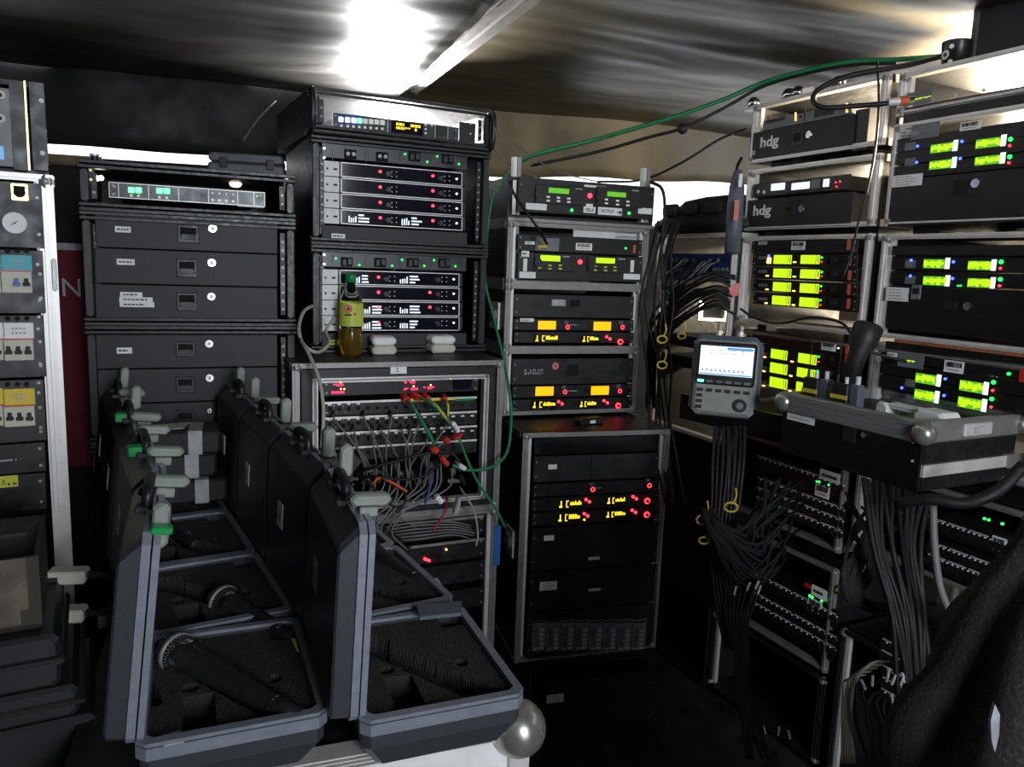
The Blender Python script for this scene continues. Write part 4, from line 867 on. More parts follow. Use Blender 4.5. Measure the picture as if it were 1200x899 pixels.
# ------------------------------------------------ column Z: cabling rack
ZF = Fr(770, 3.02, 862, 2.62, 300); zt1 = zz(ZF, [(772, 276), (862, 271)])
c = Case(ZF, .95, zt1, .44, 'flight', 'open cabling rack with a blue panel between the centre stack and the hdg column', 'cabling_rack', 'rack case', edge='aluminium', back=False, x0=0, rails=True)
ZC = c
o = c.unit('blue_panel', (776, 297, 858, 330), 'blue_metal', .1, ears=False)
q = MB(); rn = random.Random(2)
for j in range(2):
    for i in range(16): x_, z_ = c.pt(780+i*4.9, 305+j*11); q.cyl((x_, -.004, z_), (0, -1, 0), .007, .006, 'aluminium_dull' if rn.random() < .4 else 'rubber_black', 8)
q.build('sockets', o, kind='stuff')
for y in (338, 395, 420): c.unit('patch_unit', (775, y, 858, y+14), 'panel_black', ears=False)
cz2 = Case(ZF, .03, .945, .44, 'plain', 'added black case under the cabling rack, hiding the lit wall behind', 'equipment_case', 'case', back=True); o = cz2.unit('door_panel', (775, 520, 855, 700), 'panel_black', ears=False)  # added to close off the lit wall so the gap stays dark
# bag on it
p_ = ZF.w(.22, zt1+.004, .18)
def bagf():
    q = MB(); n = 24; prof = [(0, .20, .30), (.015, .225, .335), (.04, .225, .335), (.09, .17, .25), (.125, .14, .20), (.135, .10, .15)]
    vs = []
    for h, a, b in prof:
        for j in range(n):
            t = 2*math.pi*j/n; cc, ss = math.cos(t), math.sin(t); k = (abs(cc)**4+abs(ss)**4)**(-.25); w = 1+.02*noise.noise(Vector((cc*3, ss*3, h*20)))
            vs.append((b*cc*k*w*.85, a*ss*k*w, h+.006*noise.noise(Vector((cc*4, ss*4, h*30+5))) if h > 0 else 0))
    fs = [(i*n+j, i*n+(j+1) % n, (i+1)*n+(j+1) % n, (i+1)*n+j) for i in range(len(prof)-1) for j in range(n)]+[tuple(range(n-1, -1, -1)), tuple(range((len(prof)-1)*n, len(prof)*n))]
    q.add(vs, fs, 'nylon_bag', True); return q
r = empty('equipment_bag', p_, ZF.yaw, 'black padded bag lying on the cabling rack', 'bag')
bagf().build('body', r); q = MB()
for i in range(3): q.box(-.16+i*.12, -.08+i*.12, -.215, -.19, .06, .105, 'nylon_bag', .008)
q.build('pouches', r)
# lamp-lit white frame at the back; its light is put in as emission
p_ = P(838, 362, 2.75); lf = Fr(820, 2.72, 858, 2.72, 362)
r = empty('lit_frame', (p_.x, p_.y, p_.z-.035), R(-10), 'square white frame with its lit rim made to glow seen through the cabling rack', 'lamp')
q = MB()
for a, b, z0_, z1_ in ((-.055, -.042, 0, .06), (.036, .050, 0, .055), (-.055, .055, -.008, 0)): q.box(a, b, 0, .008, z0_, z1_, 'lamp_warm')
q.build('glowing_rim', r); q = MB(); q.box(-.058, .058, .008, .03, -.012, .062, 'black_plastic', .004); q.build('housing', r)
# shelf drawer with analyser
SF = Fr(797, 2.42, 925, 2.08, 475); zs = zz(SF, [(797, 458), (900, 488)]); zsb = zz(SF, [(800, 492), (923, 520)])
q = MB(); q.box(0, SF.W, 0, .012, zsb, zs, 'panel_black'); q.box(0, SF.W, 0, .5, zsb, zsb+.01, 'black_laminate'); q.box(0, .01, 0, .5, zsb, zs, 'black_laminate'); q.box(SF.W-.01, SF.W, 0, .5, zsb, zs, 'black_laminate')
q.box(.01, SF.W-.01, .012, .5, zs-.045, zs-.035, 'foam_dark')
tag(q.build('pull_out_shelf', loc=(SF.O.x, SF.O.y, 0), rotz=SF.yaw), 'dark pull-out shelf that carries the handheld analyser', 'shelf')
gp = P(847, 480, 2.235); AZ = R(-20)
ga = Fr(812, 2.22, 886, 2.16, 430)
r = empty('spectrum_analyser', (gp.x, gp.y, zs-.033), ga.yaw, 'handheld grey analyser with a bright screen standing on the dark shelf', 'analyser')
r.rotation_euler = (R(-10), 0, ga.yaw); h_ = .235; w_ = .098
q = MB(); q.hull8(-w_, w_, -.03, .035, 0, h_, .022, 'analyzer_rubber'); q.build('rubber_jacket', r)
q = MB(); q.hull8(-w_+.011, w_-.011, -.036, -.02, .004, h_-.014, .012, 'analyzer_grey'); fb = q.build('face', r)
q = MB(); q.hull8(-w_+.016, w_-.016, -.039, -.034, h_*.38, h_-.022, .006, 'panel_charcoal'); q.build('screen_surround', r)
q = MB(); q.box(-w_+.024, w_-.024, -.041, -.038, h_*.50, h_-.034, 'screen_white'); sc = q.build('screen', r, 'bright white screen')
q = MB(); q.box(.0, w_-.026, -.0416, -.041, h_-.044, h_-.036, 'screen_blue'); q.box(-w_+.026, w_-.026, -.0416, -.041, h_*.505, h_*.52, 'screen_blue')
rn = random.Random(4)
for i in range(10):
    q.box(-w_+.03+i*.0125, -.060+i*.0125-.0, -.0416, -.041, h_*.545, h_*.553, 'print_black'); q.box(-w_+.03+i*.0125, -.062+i*.0125, -.0416, -.041, h_*.56, h_*.57, 'print_black')
    if i in (1, 3, 4, 6, 8): q.box(-.058+i*.0125, -.053+i*.0125, -.0416, -.041, h_*.80, h_*.81, 'print_grey'); q.box(-.058+i*.0125, -.053+i*.0125, -.0416, -.041, h_*.76, h_*.77, 'print_grey')
q.build('screen_marks', sc, kind='stuff')
for i in range(6):
    q = MB(); q.box(-w_+.022+i*.026, -w_+.040+i*.026, -.041, -.039, h_*.405, h_*.435, 'panel_grey' if i else 'key_teal', .001); q.build('soft_key', r)
    q = MB(); q.box(-w_+.022+i*.026, -w_+.040+i*.026, -.0385, -.035, h_*.29, h_*.33, 'print_black', .001); q.build('key', r)
for j in range(3): q = MB(); q.box(-w_+.022, -w_+.040, -.0385, -.035, h_*(.22-.07*j), h_*(.26-.07*j), 'print_black', .001); q.build('key', r)
q = MB(); q.cyl((.048, -.036, h_*.15), (0, -1, 0), .019, .006, 'panel_charcoal', 24); q.cyl((.048, -.042, h_*.15), (0, -1, 0), .010, .003, 'panel_grey', 20); q.build('jog_wheel', r)
for x in (-.03, .03): q = MB(); q.cyl((x, 0, h_), (0, 0, 1), .009, .014, 'aluminium', 12); q.cyl((x, 0, h_+.014), (0, 0, 1), .006, .018, 'aluminium_dull', 12); q.build('connector', r)
# dark tube with labels hanging beside the hdg column
r = empty('cylinder_antenna', P(858, 297, 2.45), 0, 'dark upright tube with orange and white labels beside the hdg column', 'antenna')
base = P(858, 297, 2.45); top = P(865, 200, 2.45); ax = (top-base)
q = MB(); L = ax.length; q.lathe((0, 0, 0), ax, [(0, 0), (0, .024), (L*.45, .026), (L*.8, .024), (L*.93, .017), (L, .012), (L, 0)], 'analyzer_rubber', 20); q.build('body', r)
q = MB(); q.box(-.012, .002, -.0275, -.024, L*.38, L*.62, 'orange_tape'); q.build('orange_label', r); q = MB(); q.box(-.004, .006, -.0275, -.022, L*.77, L*.92, 'white_label'); q.build('white_tag', r)
mt = AF.w(.0, base.z+.12, .02)-base; q = MB(); q.tube([(0, .01, .12), tuple(mt)], .006, 'aluminium_dull', 6); q.build('bracket', r)
# black torch leaning
r = empty('torch', P(992, 452, 2.0), 0, 'black torch leaning upright in front of the fourth rack', 'torch'); a = P(992, 452, 2.0)*0; ax = P(1019, 380, 2.0)-P(992, 452, 2.0); L = ax.length
q = MB(); q.lathe((0, 0, 0), ax, [(0, 0), (0, .022), (L*.55, .024), (L*.7, .036), (L*.95, .038), (L, .030), (L, 0)], 'rubber_black', 18); q.build('body', r)
# ------------------------------------------------ things on top of the right racks
p_ = BF.px(1120, 68, .10); r = empty('cup', (p_.x, p_.y, zb['b1t']), R(-38), 'dark brown paper cup with pale round marks standing on the far right rack', 'cup')
q = MB(); q.lathe((0, 0, 0), (0, 0, 1), [(0, 0), (0, .031), (.075, .037), (.078, .037), (.078, .034), (.01, .029), (.01, 0)], 'tarp_black', 24); q.build('cup_body', r)
for (a_, z_, rr, m_) in ((-.020, .042, .012, 'white_label'), (-.020, .042, .005, 'print_black'), (-.006, .060, .006, 'white_label'), (-.006, .022, .006, 'white_label')):
    q = MB(); rd = .0358 if z_ > .05 else .0345; q.cyl((a_, -math.sqrt(max(.0001, rd*rd-a_*a_))-.0005*(2 if rr < .006 else 1), z_), (a_, -math.sqrt(rd*rd-a_*a_), 0), rr, .001, m_, 16); q.build('round_mark', r)
p_ = BF.px(1172, 50, .16); r = empty('monitor_speaker', (p_.x, p_.y, zb['b1t']), BF.yaw+R(20), 'dark rounded equipment housing on top of the far right rack, cut by the frame', 'equipment'); q = MB(); q.hull8(-.06, .28, -.05, .16, 0, .17, .02, 'grey_box'); q.build('housing', r); q = MB(); q.box(-.04, .26, -.052, -.05, .02, .15, 'panel_charcoal', .002); q.build('front_grille', r)
# silver strip of rack hardware on the hdg column (spare butterfly hardware)
rn = random.Random(9)
for i, (x, y, s) in enumerate(((884, 108, 1), (925, 100, 1), (936, 98, 1), (952, 96, 0), (970, 88, 0), (984, 83, 1))):
    p_ = AF.px(x, y+4, .05); p_.z = z['a1t']
    q = MB()
    if s: q.ball((0, 0, .022), .022, 'chrome', 14); q.box(-.03, .02, -.02, .02, 0, .008, 'aluminium')
    else: q.box(-.035, .035, -.012, .02, 0, .034, 'aluminium', .005); q.box(-.025, .025, -.015, -.012, .008, .026, 'chrome', .002)
    tag(q.build('case_fitting', loc=p_, rotz=AF.yaw), ('%s metal case fitting on the topmost hdg rack, %s' % ('ball-shaped' if s else 'flat', ('leftmost of the row', 'second from the left', 'third from the left', 'fourth from the left', 'second from the right', 'rightmost of the row')[i])), 'fitting')
# ================================================================== FOREGROUND TRUNK AND MICROPHONE CASES
TZ = .885
ta = PZ(365, 893, TZ+.0); tb = PZ(598, 851, TZ); v = (tb-ta); v.z = 0; v.normalize(); tyaw = math.atan2(v.y, v.x)
corner = PZ(622, 848, TZ)
r = empty('flight_trunk', (corner.x-v.x*1.0, corner.y-v.y*1.0, 0), tyaw, 'large white flight trunk with silver edges carrying the open microphone cases', 'flight trunk')
q = MB(); q.box(.38, .99, .01, .54, .10, TZ-.012, 'white_panel'); q.box(.38, .99, .01, .54, TZ-.012, TZ-.004, 'black_laminate'); q.build('body', r)
for nm, b_ in (('top_edge', (.37, 1, 0, .034, TZ-.020, TZ)), ('top_edge', (.966, 1, .034, .55, TZ-.034, TZ)), ('bottom_edge', (.37, 1, 0, .03, .09, .12)), ('corner_post', (.97, 1, 0, .03, .12, TZ-.034))):
    q = MB(); q.box(*b_, 'aluminium')
    if nm == 'top_edge' and b_[3] < .1:
        for i in range(3): q.box(.37, .94, -.002, 0, TZ-.017+i*.006, TZ-.014+i*.006, 'aluminium_dull')
    q.build(nm, r)

q = MB(); q.ball((.985, .012, TZ-.012), .042, 'corner_metal', 22); q.prism([(.90, -.002), (.98, -.02), (1.01, .0), (1.01, .09), (.97, .08)], 'z', TZ-.001, TZ+.0025, 'corner_metal'); q.build('ball_corner', r, 'large ball corner')
q = MB()
for x, y in ((.925, .008), (.955, .035), (.985, .07), (.94, .025)): q.cyl((x, y, TZ+.0022), (0, 0, 1), .005, .002, 'chrome', 12)
q.build('rivets', r)
for xx in (.42, .9):
    q = MB(); q.cyl((xx, .15, .045), (1, 0, 0), .045, .03, 'rubber_black', 18); q.box(xx-.01, xx+.04, .11, .19, .075, .10, 'aluminium_dull'); q.build('castor', r)
# covered in the shade: low dark case that carries the rear microphone cases
sp = Vector((corner.x, corner.y, 0))+Vector((-v.y, v.x, 0))*.57
r = empty('flight_trunk', (sp.x-.60, sp.y-.24, 0), R(30), 'black flight case behind the white trunk, hidden under the rear microphone cases', 'flight trunk')
q = MB(); q.box(.02, .50, .02, .42, .02, TZ-.002, 'black_laminate'); q.build('body', r)
for nm, b_ in (('top_edge', (.0, .52, 0, .02, TZ-.03, TZ)), ('top_edge', (.50, .52, .02, .44, TZ-.03, TZ))): q = MB(); q.box(*b_, 'aluminium_dull'); q.build(nm, r)
LW, LL, LH, LT = .226, .286, .262, .045      # tray width, length, lid height, lid thickness
TRZ = TZ+.003
def chain(x, y, angs):
    o = []
    for a in angs: o.append((x, y, a)); x -= (LL+.006)*math.sin(R(a)); y += (LL+.006)*math.cos(R(a))
    return o
CS = [chain(-.436, .846, (23, 31, 31, 31)), chain(-.176, .912, (22, 30, 30, 30))]
def w2l(px, py, cs, z):
    x, y, a = cs; p = PZ(px, py, z); a = R(a); dx, dy = p.x-x, p.y-y
    return dx*math.cos(a)+dy*math.sin(a), -dx*math.sin(a)+dy*math.cos(a)
fz = TRZ+.066
def segd(p, a, b):
    ax, ay = b[0]-a[0], b[1]-a[1]; t = max(0, min(1, ((p[0]-a[0])*ax+(p[1]-a[1])*ay)/(ax*ax+ay*ay))); return math.hypot(p[0]-a[0]-ax*t, p[1]-a[1]-ay*t)
m0 = w2l(215, 772, CS[0][0], fz); m1 = w2l(348, 843, CS[0][0], fz)
holes = [(w2l(223, 806, CS[0][0], fz), .010), (w2l(281, 857, CS[0][0], fz), .011), (w2l(322, 795, CS[0][0], fz), .010)]
big = w2l(233, 836, CS[0][0], fz); sl = w2l(172, 812, CS[0][0], fz)
def fh(x, y):
    d = 0
    dd = segd((x, y), m0, m1); rr = .023
    if dd < rr: d = max(d, .024)
    if math.hypot(x-m0[0], y-m0[1]) < .032: d = max(d, .030)
    for (hx, hy), r_ in holes:
        if math.hypot(x-hx, y-hy) < r_: d = max(d, .028)
    if abs(x-big[0]) < .020 and abs(y-big[1]) < .045: d = max(d, .03)
    if segd((x, y), (sl[0], sl[1]+.03), (sl[0]+.012, sl[1]-.03)) < .008: d = max(d, .03)
    if abs(x-.20) < .022 and abs(y-.255) < .02: d = max(d, .026)
    return d
def foam_mesh():
    q = MB(); n = 84; x0, x1, y0, y1 = .012, LW-.012, .012, LL-.012
    vs = [(x0+(x1-x0)*i/n, y0+(y1-y0)*j/n, .066-fh(x0+(x1-x0)*i/n, y0+(y1-y0)*j/n)+.0012*noise.noise(Vector((i*.9, j*.9, 0)))) for i in range(n+1) for j in range(n+1)]
    fs = [(i*(n+1)+j, (i+1)*(n+1)+j, (i+1)*(n+1)+j+1, i*(n+1)+j+1) for i in range(n) for j in range(n)]
    q.add(vs, fs, 'foam', False); return q
def build_case():
    r = bpy.data.objects.new('microphone_case', None); SC.collection.objects.link(r)
    q = MB() # tray shell: frustum walls + rim
    def ring(x0, x1, y0, y1, z, c=.010): return [(x0+c, y0, z), (x1-c, y0, z), (x1, y0+c, z), (x1, y1-c, z), (x1-c, y1, z), (x0+c, y1, z), (x0, y1-c, z), (x0, y0+c, z)]
    rs = [ring(.02, LW-.025, .012, LL-.012, 0), ring(.002, LW-.002, .002, LL-.002, .030), ring(.002, LW-.002, .002, LL-.002, .070), ring(.012, LW-.012, .012, LL-.012, .070), ring(.012, LW-.012, .012, LL-.012, .03)]
    vs = [p for k in rs for p in k]; fs = [tuple(range(8))]+[(k*8+j, k*8+(j+1) % 8, (k+1)*8+(j+1) % 8, (k+1)*8+j) for k in range(4) for j in range(8)]
    q.add(vs, fs, 'case_plastic'); q.build('tray_shell', r, fix=True)
    def rim(z0, z1, m, nm, o):
        q = MB(); a = ring(-.002, LW+.002, -.003, LL+.002, 0, .012); b = ring(.010, LW-.010, .010, LL-.010, 0, .008)
        vs = [(p[0], p[1], z) for z in (z0, z1) for p in a]+[(p[0], p[1], z) for z in (z0, z1) for p in b]
        fs = []
        for j in range(8):
            k = (j+1) % 8; fs += [(j, k, 8+k, 8+j), (16+j, 24+j, 24+k, 16+k), (8+j, 8+k, 24+k, 24+j), (j, 16+j, 16+k, k)]
        q.add(vs, fs, m); return q.build(nm, o)
    rim(.052, .068, 'rim_aluminium', 'tray_rim', r); rim(.070, .075, 'rim_aluminium', 'tray_rim', r)
    foam_mesh().build('foam_insert', r)
    # upright lid standing on the left side
    z0 = .074; q = MB()
    def yz(x, i, it): return [(x, i, z0+i), (x, LL-i, z0+i), (x, LL-i, z0+LH-it), (x, i, z0+LH-it)]
    def yz8(x, i, ib, it, c=.008):
        y0, y1, a, b = i, LL-i, z0+ib, z0+LH-it
        return [(x, y0+c, a), (x, y1-c, a), (x, y1, a+c), (x, y1, b-c), (x, y1-c, b), (x, y0+c, b), (x, y0, b-c), (x, y0, a+c)]
    rs = [yz8(-LT, .006, .006, .032), yz8(-LT+.003, .003, .003, .026), yz8(-.019, .002, .002, .002), yz8(-.016, .010, .01, .01), yz8(-LT+.008, .012, .012, .04)]
    vs = [p for k in rs for p in k]; fs = [tuple(range(8))]+[(k*8+j, k*8+(j+1) % 8, (k+1)*8+(j+1) % 8, (k+1)*8+j) for k in range(4) for j in range(8)]+[tuple(range(39, 31, -1))]
    q.add(vs, fs, 'case_plastic'); lid = q.build('lid', r)
    for xa, xb in ((-.020, -.010), (-.008, .000)):
        q = MB(); a = yz8(0, -.002, -.002, -.002, .012); b = yz8(0, .012, .012, .012, .008)
        vs = [(x, p[1], p[2]) for x in (xa, xb) for p in a]+[(x, p[1], p[2]) for x in (xa, xb) for p in b]; fs = []
        for j in range(8):
            k = (j+1) % 8; fs += [(j, k, 8+k, 8+j), (16+j, 24+j, 24+k, 16+k), (8+j, 8+k, 24+k, 24+j), (j, 16+j, 16+k, k)]
        q.add(vs, fs, 'rim_aluminium'); q.build('lid_rim', r)
    q = MB(); q.box(-.008, -.006, .014, LL-.014, z0+.014, z0+LH-.014, 'foam'); q.build('lid_foam', r)
    # recessed label plate on outer face
    q = MB(); q.box(-LT-.0012, -LT, LL*.55, LL*.68, z0+.11, z0+.155, 'cream_label', 0); q.box(-LT-.0018, -LT-.0012, LL*.58, LL*.65, z0+.122, z0+.14, 'print_grey'); q.build('paper_label', lid)
    # handle
    q = MB(); zt = z0+LH; q.tube([(-.02, LL*.36, zt-.004), (-.02, LL*.38, zt+.022), (-.02, LL*.5, zt+.028), (-.02, LL*.62, zt+.022), (-.02, LL*.64, zt-.004)], .007, 'black_plastic', 8); q.box(-.034, -.006, LL*.33, LL*.39, zt-.004, zt+.006, 'black_plastic', .002); q.box(-.034, -.006, LL*.61, LL*.67, zt-.004, zt+.006, 'black_plastic', .002); q.build('handle', r)
    return r
def latch(parent, y, state):
    q = MB(); zt = .074+LH
    if state == 'v': q.hull8(-.010, .010, y-.010, y+.010, zt+.0, zt+.052, .006, 'latch_plastic'); q.box(-.012, .012, y-.014, y+.014, zt-.004, zt+.004, 'black_plastic', .002)
    elif state == 'h': q.hull8(-.024, .030, y-.010, y+.010, zt+.010, zt+.026, .006, 'latch_plastic'); q.box(-.012, .012, y-.012, y+.012, zt-.003, zt+.010, 'latch_plastic', .002)
    else: q.hull8(-.012, .008, y-.030, y-.006, zt-.026, zt+.030, .006, 'latch_plastic'); q.box(-.014, .010, y-.010, y+.012, zt-.003, zt+.012, 'black_plastic', .002)
    o = q.build('latch', parent); o.rotation_euler.y = R(6 if parent.location.x < -.3 and parent['label'].find('left') > 0 else 2.5)
proto = build_case(); states = [['dh', 'hh', 'hv', 'hv'], ['hv', 'vh', 'vh', 'vv']]
wh = ['nearest', 'second from the camera', 'third from the camera', 'farthest']
first = True
for row in range(2):
    for k, (x, y, a) in enumerate(CS[row]):
        if first: o = proto; first = False
        else:
            o = proto.copy(); SC.collection.objects.link(o)
            for ch in [c_ for c_ in proto.children if not c_.name.startswith('latch')]:
                n_ = ch.copy(); SC.collection.objects.link(n_); n_.parent = o
                for g in ch.children: g2 = g.copy(); SC.collection.objects.link(g2); g2.parent = n_
        o.location = (x, y, TRZ); o.rotation_euler.z = R(a); o['category'] = 'microphone case'; o['group'] = 'open microphone cases in two rows'
        o['label'] = 'open black microphone case with upright lid, %s in the %s row' % (wh[k], ('left', 'right')[row])
        CS[row][k] = (x, y, a, o)
for row in range(2):
    for k in range(4):
        for ch in CS[row][k][3].children:
            if ch.name.split('.')[0] in ('lid', 'lid_rim', 'lid_foam', 'handle'): ch.rotation_euler.y = R((6, 2.5)[row])
# latches made after copying so each case has its own pair and pose
for row in range(2):
    for k in range(4):
        for j, st in enumerate(states[row][k]): latch(CS[row][k][3], LL*(.20, .80)[j] if not (row == 0 and k == 0) else LL*(.20, .62)[j], st)
q = MB(); zt = .074+LH
q.box(-.012, .012, .006, .022, zt-.001, zt+.008, 'green_plastic', .002); q.build('green_catch', CS[0][0][3], 'bright green catch').rotation_euler.y = R(6)
q = MB(); q.box(.0, .005, .02, .045, .16, .176, 'green_plastic', .002); q.build('green_catch', CS[0][0][3])
for k in (1, 2): q = MB(); q.box(-.01, .012, .10, .125, zt-.001, zt+.016, 'green_plastic', .002); q.build('green_catch', CS[0][k][3])
# microphones
def mic(head, tail, z, zt, label, dark=False, grey_tail=False):
    a = PZ(*head, z); b = PZ(*tail, zt); L = (b-a).length; ax = (b-a).normalized(); rot = Vector((0, 0, 1)).rotation_difference(ax)
    r = bpy.data.objects.new('microphone', None); SC.collection.objects.link(r); r.location = a; r.rotation_mode = 'QUATERNION'; r.rotation_quaternion = rot; tag(r, label, 'microphone', 'handheld wireless microphones')
    q = MB(); q.lathe((0, 0, 0), (0, 0, 1), [(.024, .0275), (.030, .026), (.042, .0225), (.05, .0205), (L*.55, .0185), (L*.8, .0165), (L*.815, .0165), (L*.82, .0172), (L*.84, .0172)], 'black_plastic', 28); q.build('body', r)
    q = MB(); q.lathe((0, 0, 0), (0, 0, 1), [(L*.84, .0165), (L*.86, .0160), (L*.995, .0145), (L, .012), (L, 0)], 'panel_charcoal', 24); q.build('end_cap', r)
    q = MB(); q.lathe((0, 0, 0), (0, 0, 1), [(L*.822, .0174), (L*.836, .0174)], 'chrome', 24); q.build('chrome_ring', r)
    q = MB(); q.ball((0, 0, 0), .0255, 'foam_dark', 24); q.build('inner_foam', r)
    q = MB(); n = 34; pts = []
    # crossing helical wires
    for s_ in (1, -1):
        for i in range(n):
            t0 = 2*math.pi*i/n; p = []
            for k in range(13):
                ph = .12+(math.pi-.75)*k/12; t = t0+s_*k*.085; rr = .0272
                p.append((rr*math.sin(ph)*math.cos(t), rr*math.sin(ph)*math.sin(t), -rr*math.cos(ph)))
            q.tube(p, .0008, 'chrome', 3, sub=1)
    q.build('wire_grille', r, kind='stuff'); q = MB(); q.lathe((0, 0, 0), (0, 0, 1), [(-.004, .0274), (-.004, .0292), (.004, .0292), (.004, .0274)], 'aluminium_dull', 30); q.lathe((0, 0, 0), (0, 0, 1), [(.018, .0265), (.026, .0278), (.030, .0265)], 'chrome', 28); q.build('grille_band', r)
    return r
mic((207, 764), (352, 844), fz+.014, fz-.004, 'black handheld microphone with silver mesh head in the nearest left case')
mic((262, 705), (345, 752), fz+.0, fz-.012, 'black handheld microphone deep in shade in the second left case')
mic((168, 603), (232, 640), fz+.0, fz-.012, 'black handheld microphone in the third left case, faint green glint')
mic((425, 640), (500, 690), fz+.0, fz-.012, 'black handheld microphone with ring in the second case of the right row')
def flat(name, quad, z, m, label, cat, th=.001):
    pts = [PZ(x, y, z) for x, y in quad]; q = MB(); n = len(pts)
    vs = [(p.x, p.y, z) for p in pts]+[(p.x, p.y, z+th) for p in pts]
    q.add(vs, [tuple(range(n)), tuple(range(2*n-1, n-1, -1))]+[(i, (i+1) % n, n+(i+1) % n, n+i) for i in range(n)], m)
    return thing(q, name, label, cat)
flat('paper_tag', ((190, 862), (212, 856), (216, 870), (192, 875)), fz+.002, 'print_grey', 'torn grey paper tag on the foam of the nearest left case', 'tag')
flat('adhesive_tape', ((341, 749), (360, 748), (367, 770), (356, 766), (348, 764)), fz+.001, 'lime_label', 'piece of lime tape on foam in the left row', 'tape')
flat('battery_strap', ((488, 712), (541, 708), (540, 722), (492, 727)), fz+.014, 'analyzer_rubber', 'grey satin strap lying in the nearest right case', 'strap', .006)
# pouch of boxed packs between the rows
p_ = PZ(225, 500, 1.09)
for i, l in enumerate(('topmost', 'middle', 'lowest')):
    p_ = PZ(205, 493, 1.165); r = empty('transmitter_pack', (p_.x+(0, -.015, .01)[i], p_.y, TRZ+.090+.058*(2-i)), R((20, 26, 23)[i]), '%s of three stacked black packs with grey tape bands between the case rows' % l, 'pack')
    q = MB(); q.hull8(-.09, .10, -.05, .05, 0, .055, .008, 'nylon_bag'); q.build('body', r); q = MB(); q.box(.03, .06, -.0505, .0505, -.0005, .0555, 'print_grey'); q.build('tape_band', r)
    if i == 0: q = MB(); q.prism([(-.07, -.04), (.02, -.02), (.03, .05), (-.06, .03)], 'z', .0556, .0565, 'cream'); q.build('paper_note', r)
q = MB(); q.box(-1.1, -.55, 0, 0, 0, 0, 'black_laminate')
# stand under the two packs: a dark foam block
p_ = PZ(205, 540, .99); q = MB(); q.box(-.14, .14, -.08, .08, 0, .985-TZ-.0, 'foam_dark'); tag(q.build('foam_block', loc=(p_.x, p_.y, TZ+.0), rotz=R(28)), 'dark foam block under the taped packs between the case rows', 'foam') if False else None
# ---------------------------------------------------------------- left bottom: cardboard and plastic bins
def hollow(r, w, d, h, m, t=.006, taper=0):
    q = MB(); q.box(0, w, 0, d, 0, t, m); q.box(0, w, 0, t, 0, h, m); q.box(0, w, d-t, d, 0, h, m); q.box(0, t, t, d-t, 0, h, m); q.box(w-t, w, t, d-t, 0, h, m); q.build('carton', r)
zc_ = .70
p_ = P(50, 735, 1.08); q_yaw = R(29)
bx = empty('cardboard_box', (p_.x-.30*math.cos(q_yaw), p_.y-.30*math.sin(q_yaw), p_.z), q_yaw, 'open cardboard box with shiny tape, on the dark bins at lower left', 'box'); bh = .105
hollow(bx, .30, .20, bh, 'cardboard'); q = MB(); q.prism([(0, .20), (.30, .20), (.28, .11), (.02, .11)], 'z', bh-.004, bh, 'cardboard'); q.build('flap', bx)
q = MB(); q.box(.255, .285, -.001, 0, .03, bh, 'tape_clear'); q.box(.25, .275, -.002, -.001, .01, .08, 'tape_clear'); q.build('packing_tape', bx)
zb0 = p_.z
for i, (w, d, zt_, zb_, nm) in enumerate(((.34, .22, zb0-.002, zb0-.080, 'dark grey plastic case with sloped edges, directly under the cardboard box'), (.36, .24, zb0-.083, zb0-.130, 'flat dark plastic crate resting on the tall bin at lower left'), (.37, .26, zb0-.133, .0, 'tall dark plastic bin with a rounded rim on the floor at lower left'))):
    ox = p_.x-(w-.035-.02*i)*math.cos(q_yaw); oy = p_.y-(w-.035-.02*i)*math.sin(q_yaw)-.03
    r = empty('storage_bin', (ox, oy, zb_), q_yaw, nm, 'bin'); h = zt_-zb_
    q = MB(); q.hull8(0, w, 0, d, 0, h, .008, 'bin_plastic'); q.build('body', r)
    q = MB(); q.hull8(-.008, w+.008, -.008, d+.008, h*.86 if i == 2 else h*.45, (h*.9 if i == 2 else h*.6), .005, 'bin_plastic' if i != 1 else 'cardboard'); q.build('rim', r)
for i, (x, y) in enumerate(((80, 682), (78, 727))):
    p2 = P(x, y, 1.25); r = empty('cable_connector', p2, R(10), '%s cream connector plugs in the gap beside the left lid row' % ('upper' if i == 0 else 'lower'), 'connector')
    q = MB(); q.hull8(-.03, .03, -.015, .015, 0, .022, .004, 'cream'); q.box(-.028, -.010, -.017, -.015, .006, .014, 'print_black'); q.cyl((.03, 0, .011), (1, 0, 0), .006, .05, 'cable_darkgrey', 8); q.build('plug', r)
p2 = P(90, 745, 1.5); q = MB(); q.box(-.14, .16, -.05, .30, 0, p2.z-.03, 'black_laminate'); tag(q.build('side_table', loc=(p2.x, p2.y, 0), rotz=R(22)), 'dark narrow stand behind the bins at lower left', 'stand') if False else None
# ================================================================== BOTTLE AND WHITE BLOCKS ON THE PATCH RACK
ztop = PC.zb+PC.H
p_ = PZ(411, 416, ztop+.001); r = empty('drink_bottle', (p_.x, p_.y, ztop), 0, 'half full clear drink bottle with lime wrapper and green cap', 'bottle'); k = 1.02*p_.y*.98/900/.001*.001
S = (p_.y/900.0)*1.0; hh = 93*S*1.02; rr = 14.0*S
q = MB(); q.lathe((0, 0, 0), (0, 0, 1), [(0, 0), (.001, rr*.85), (.006, rr), (hh*.28, rr), (hh*.33, rr*.93), (hh*.38, rr), (hh*.62, rr*.98), (hh*.70, rr*.9), (hh*.80, rr*.62), (hh*.87, rr*.40), (hh*.93, rr*.36), (hh*.93, rr*.30)], 'bottle_plastic', 28); q.build('bottle_body', r)
q = MB(); q.lathe((0, 0, 0), (0, 0, 1), [(.002, 0), (.002, rr*.82), (.006, rr*.96), (hh*.28, rr*.96), (hh*.33, rr*.90), (hh*.335, 0)], 'drink', 24); q.build('drink', r, 'yellow-brown drink')
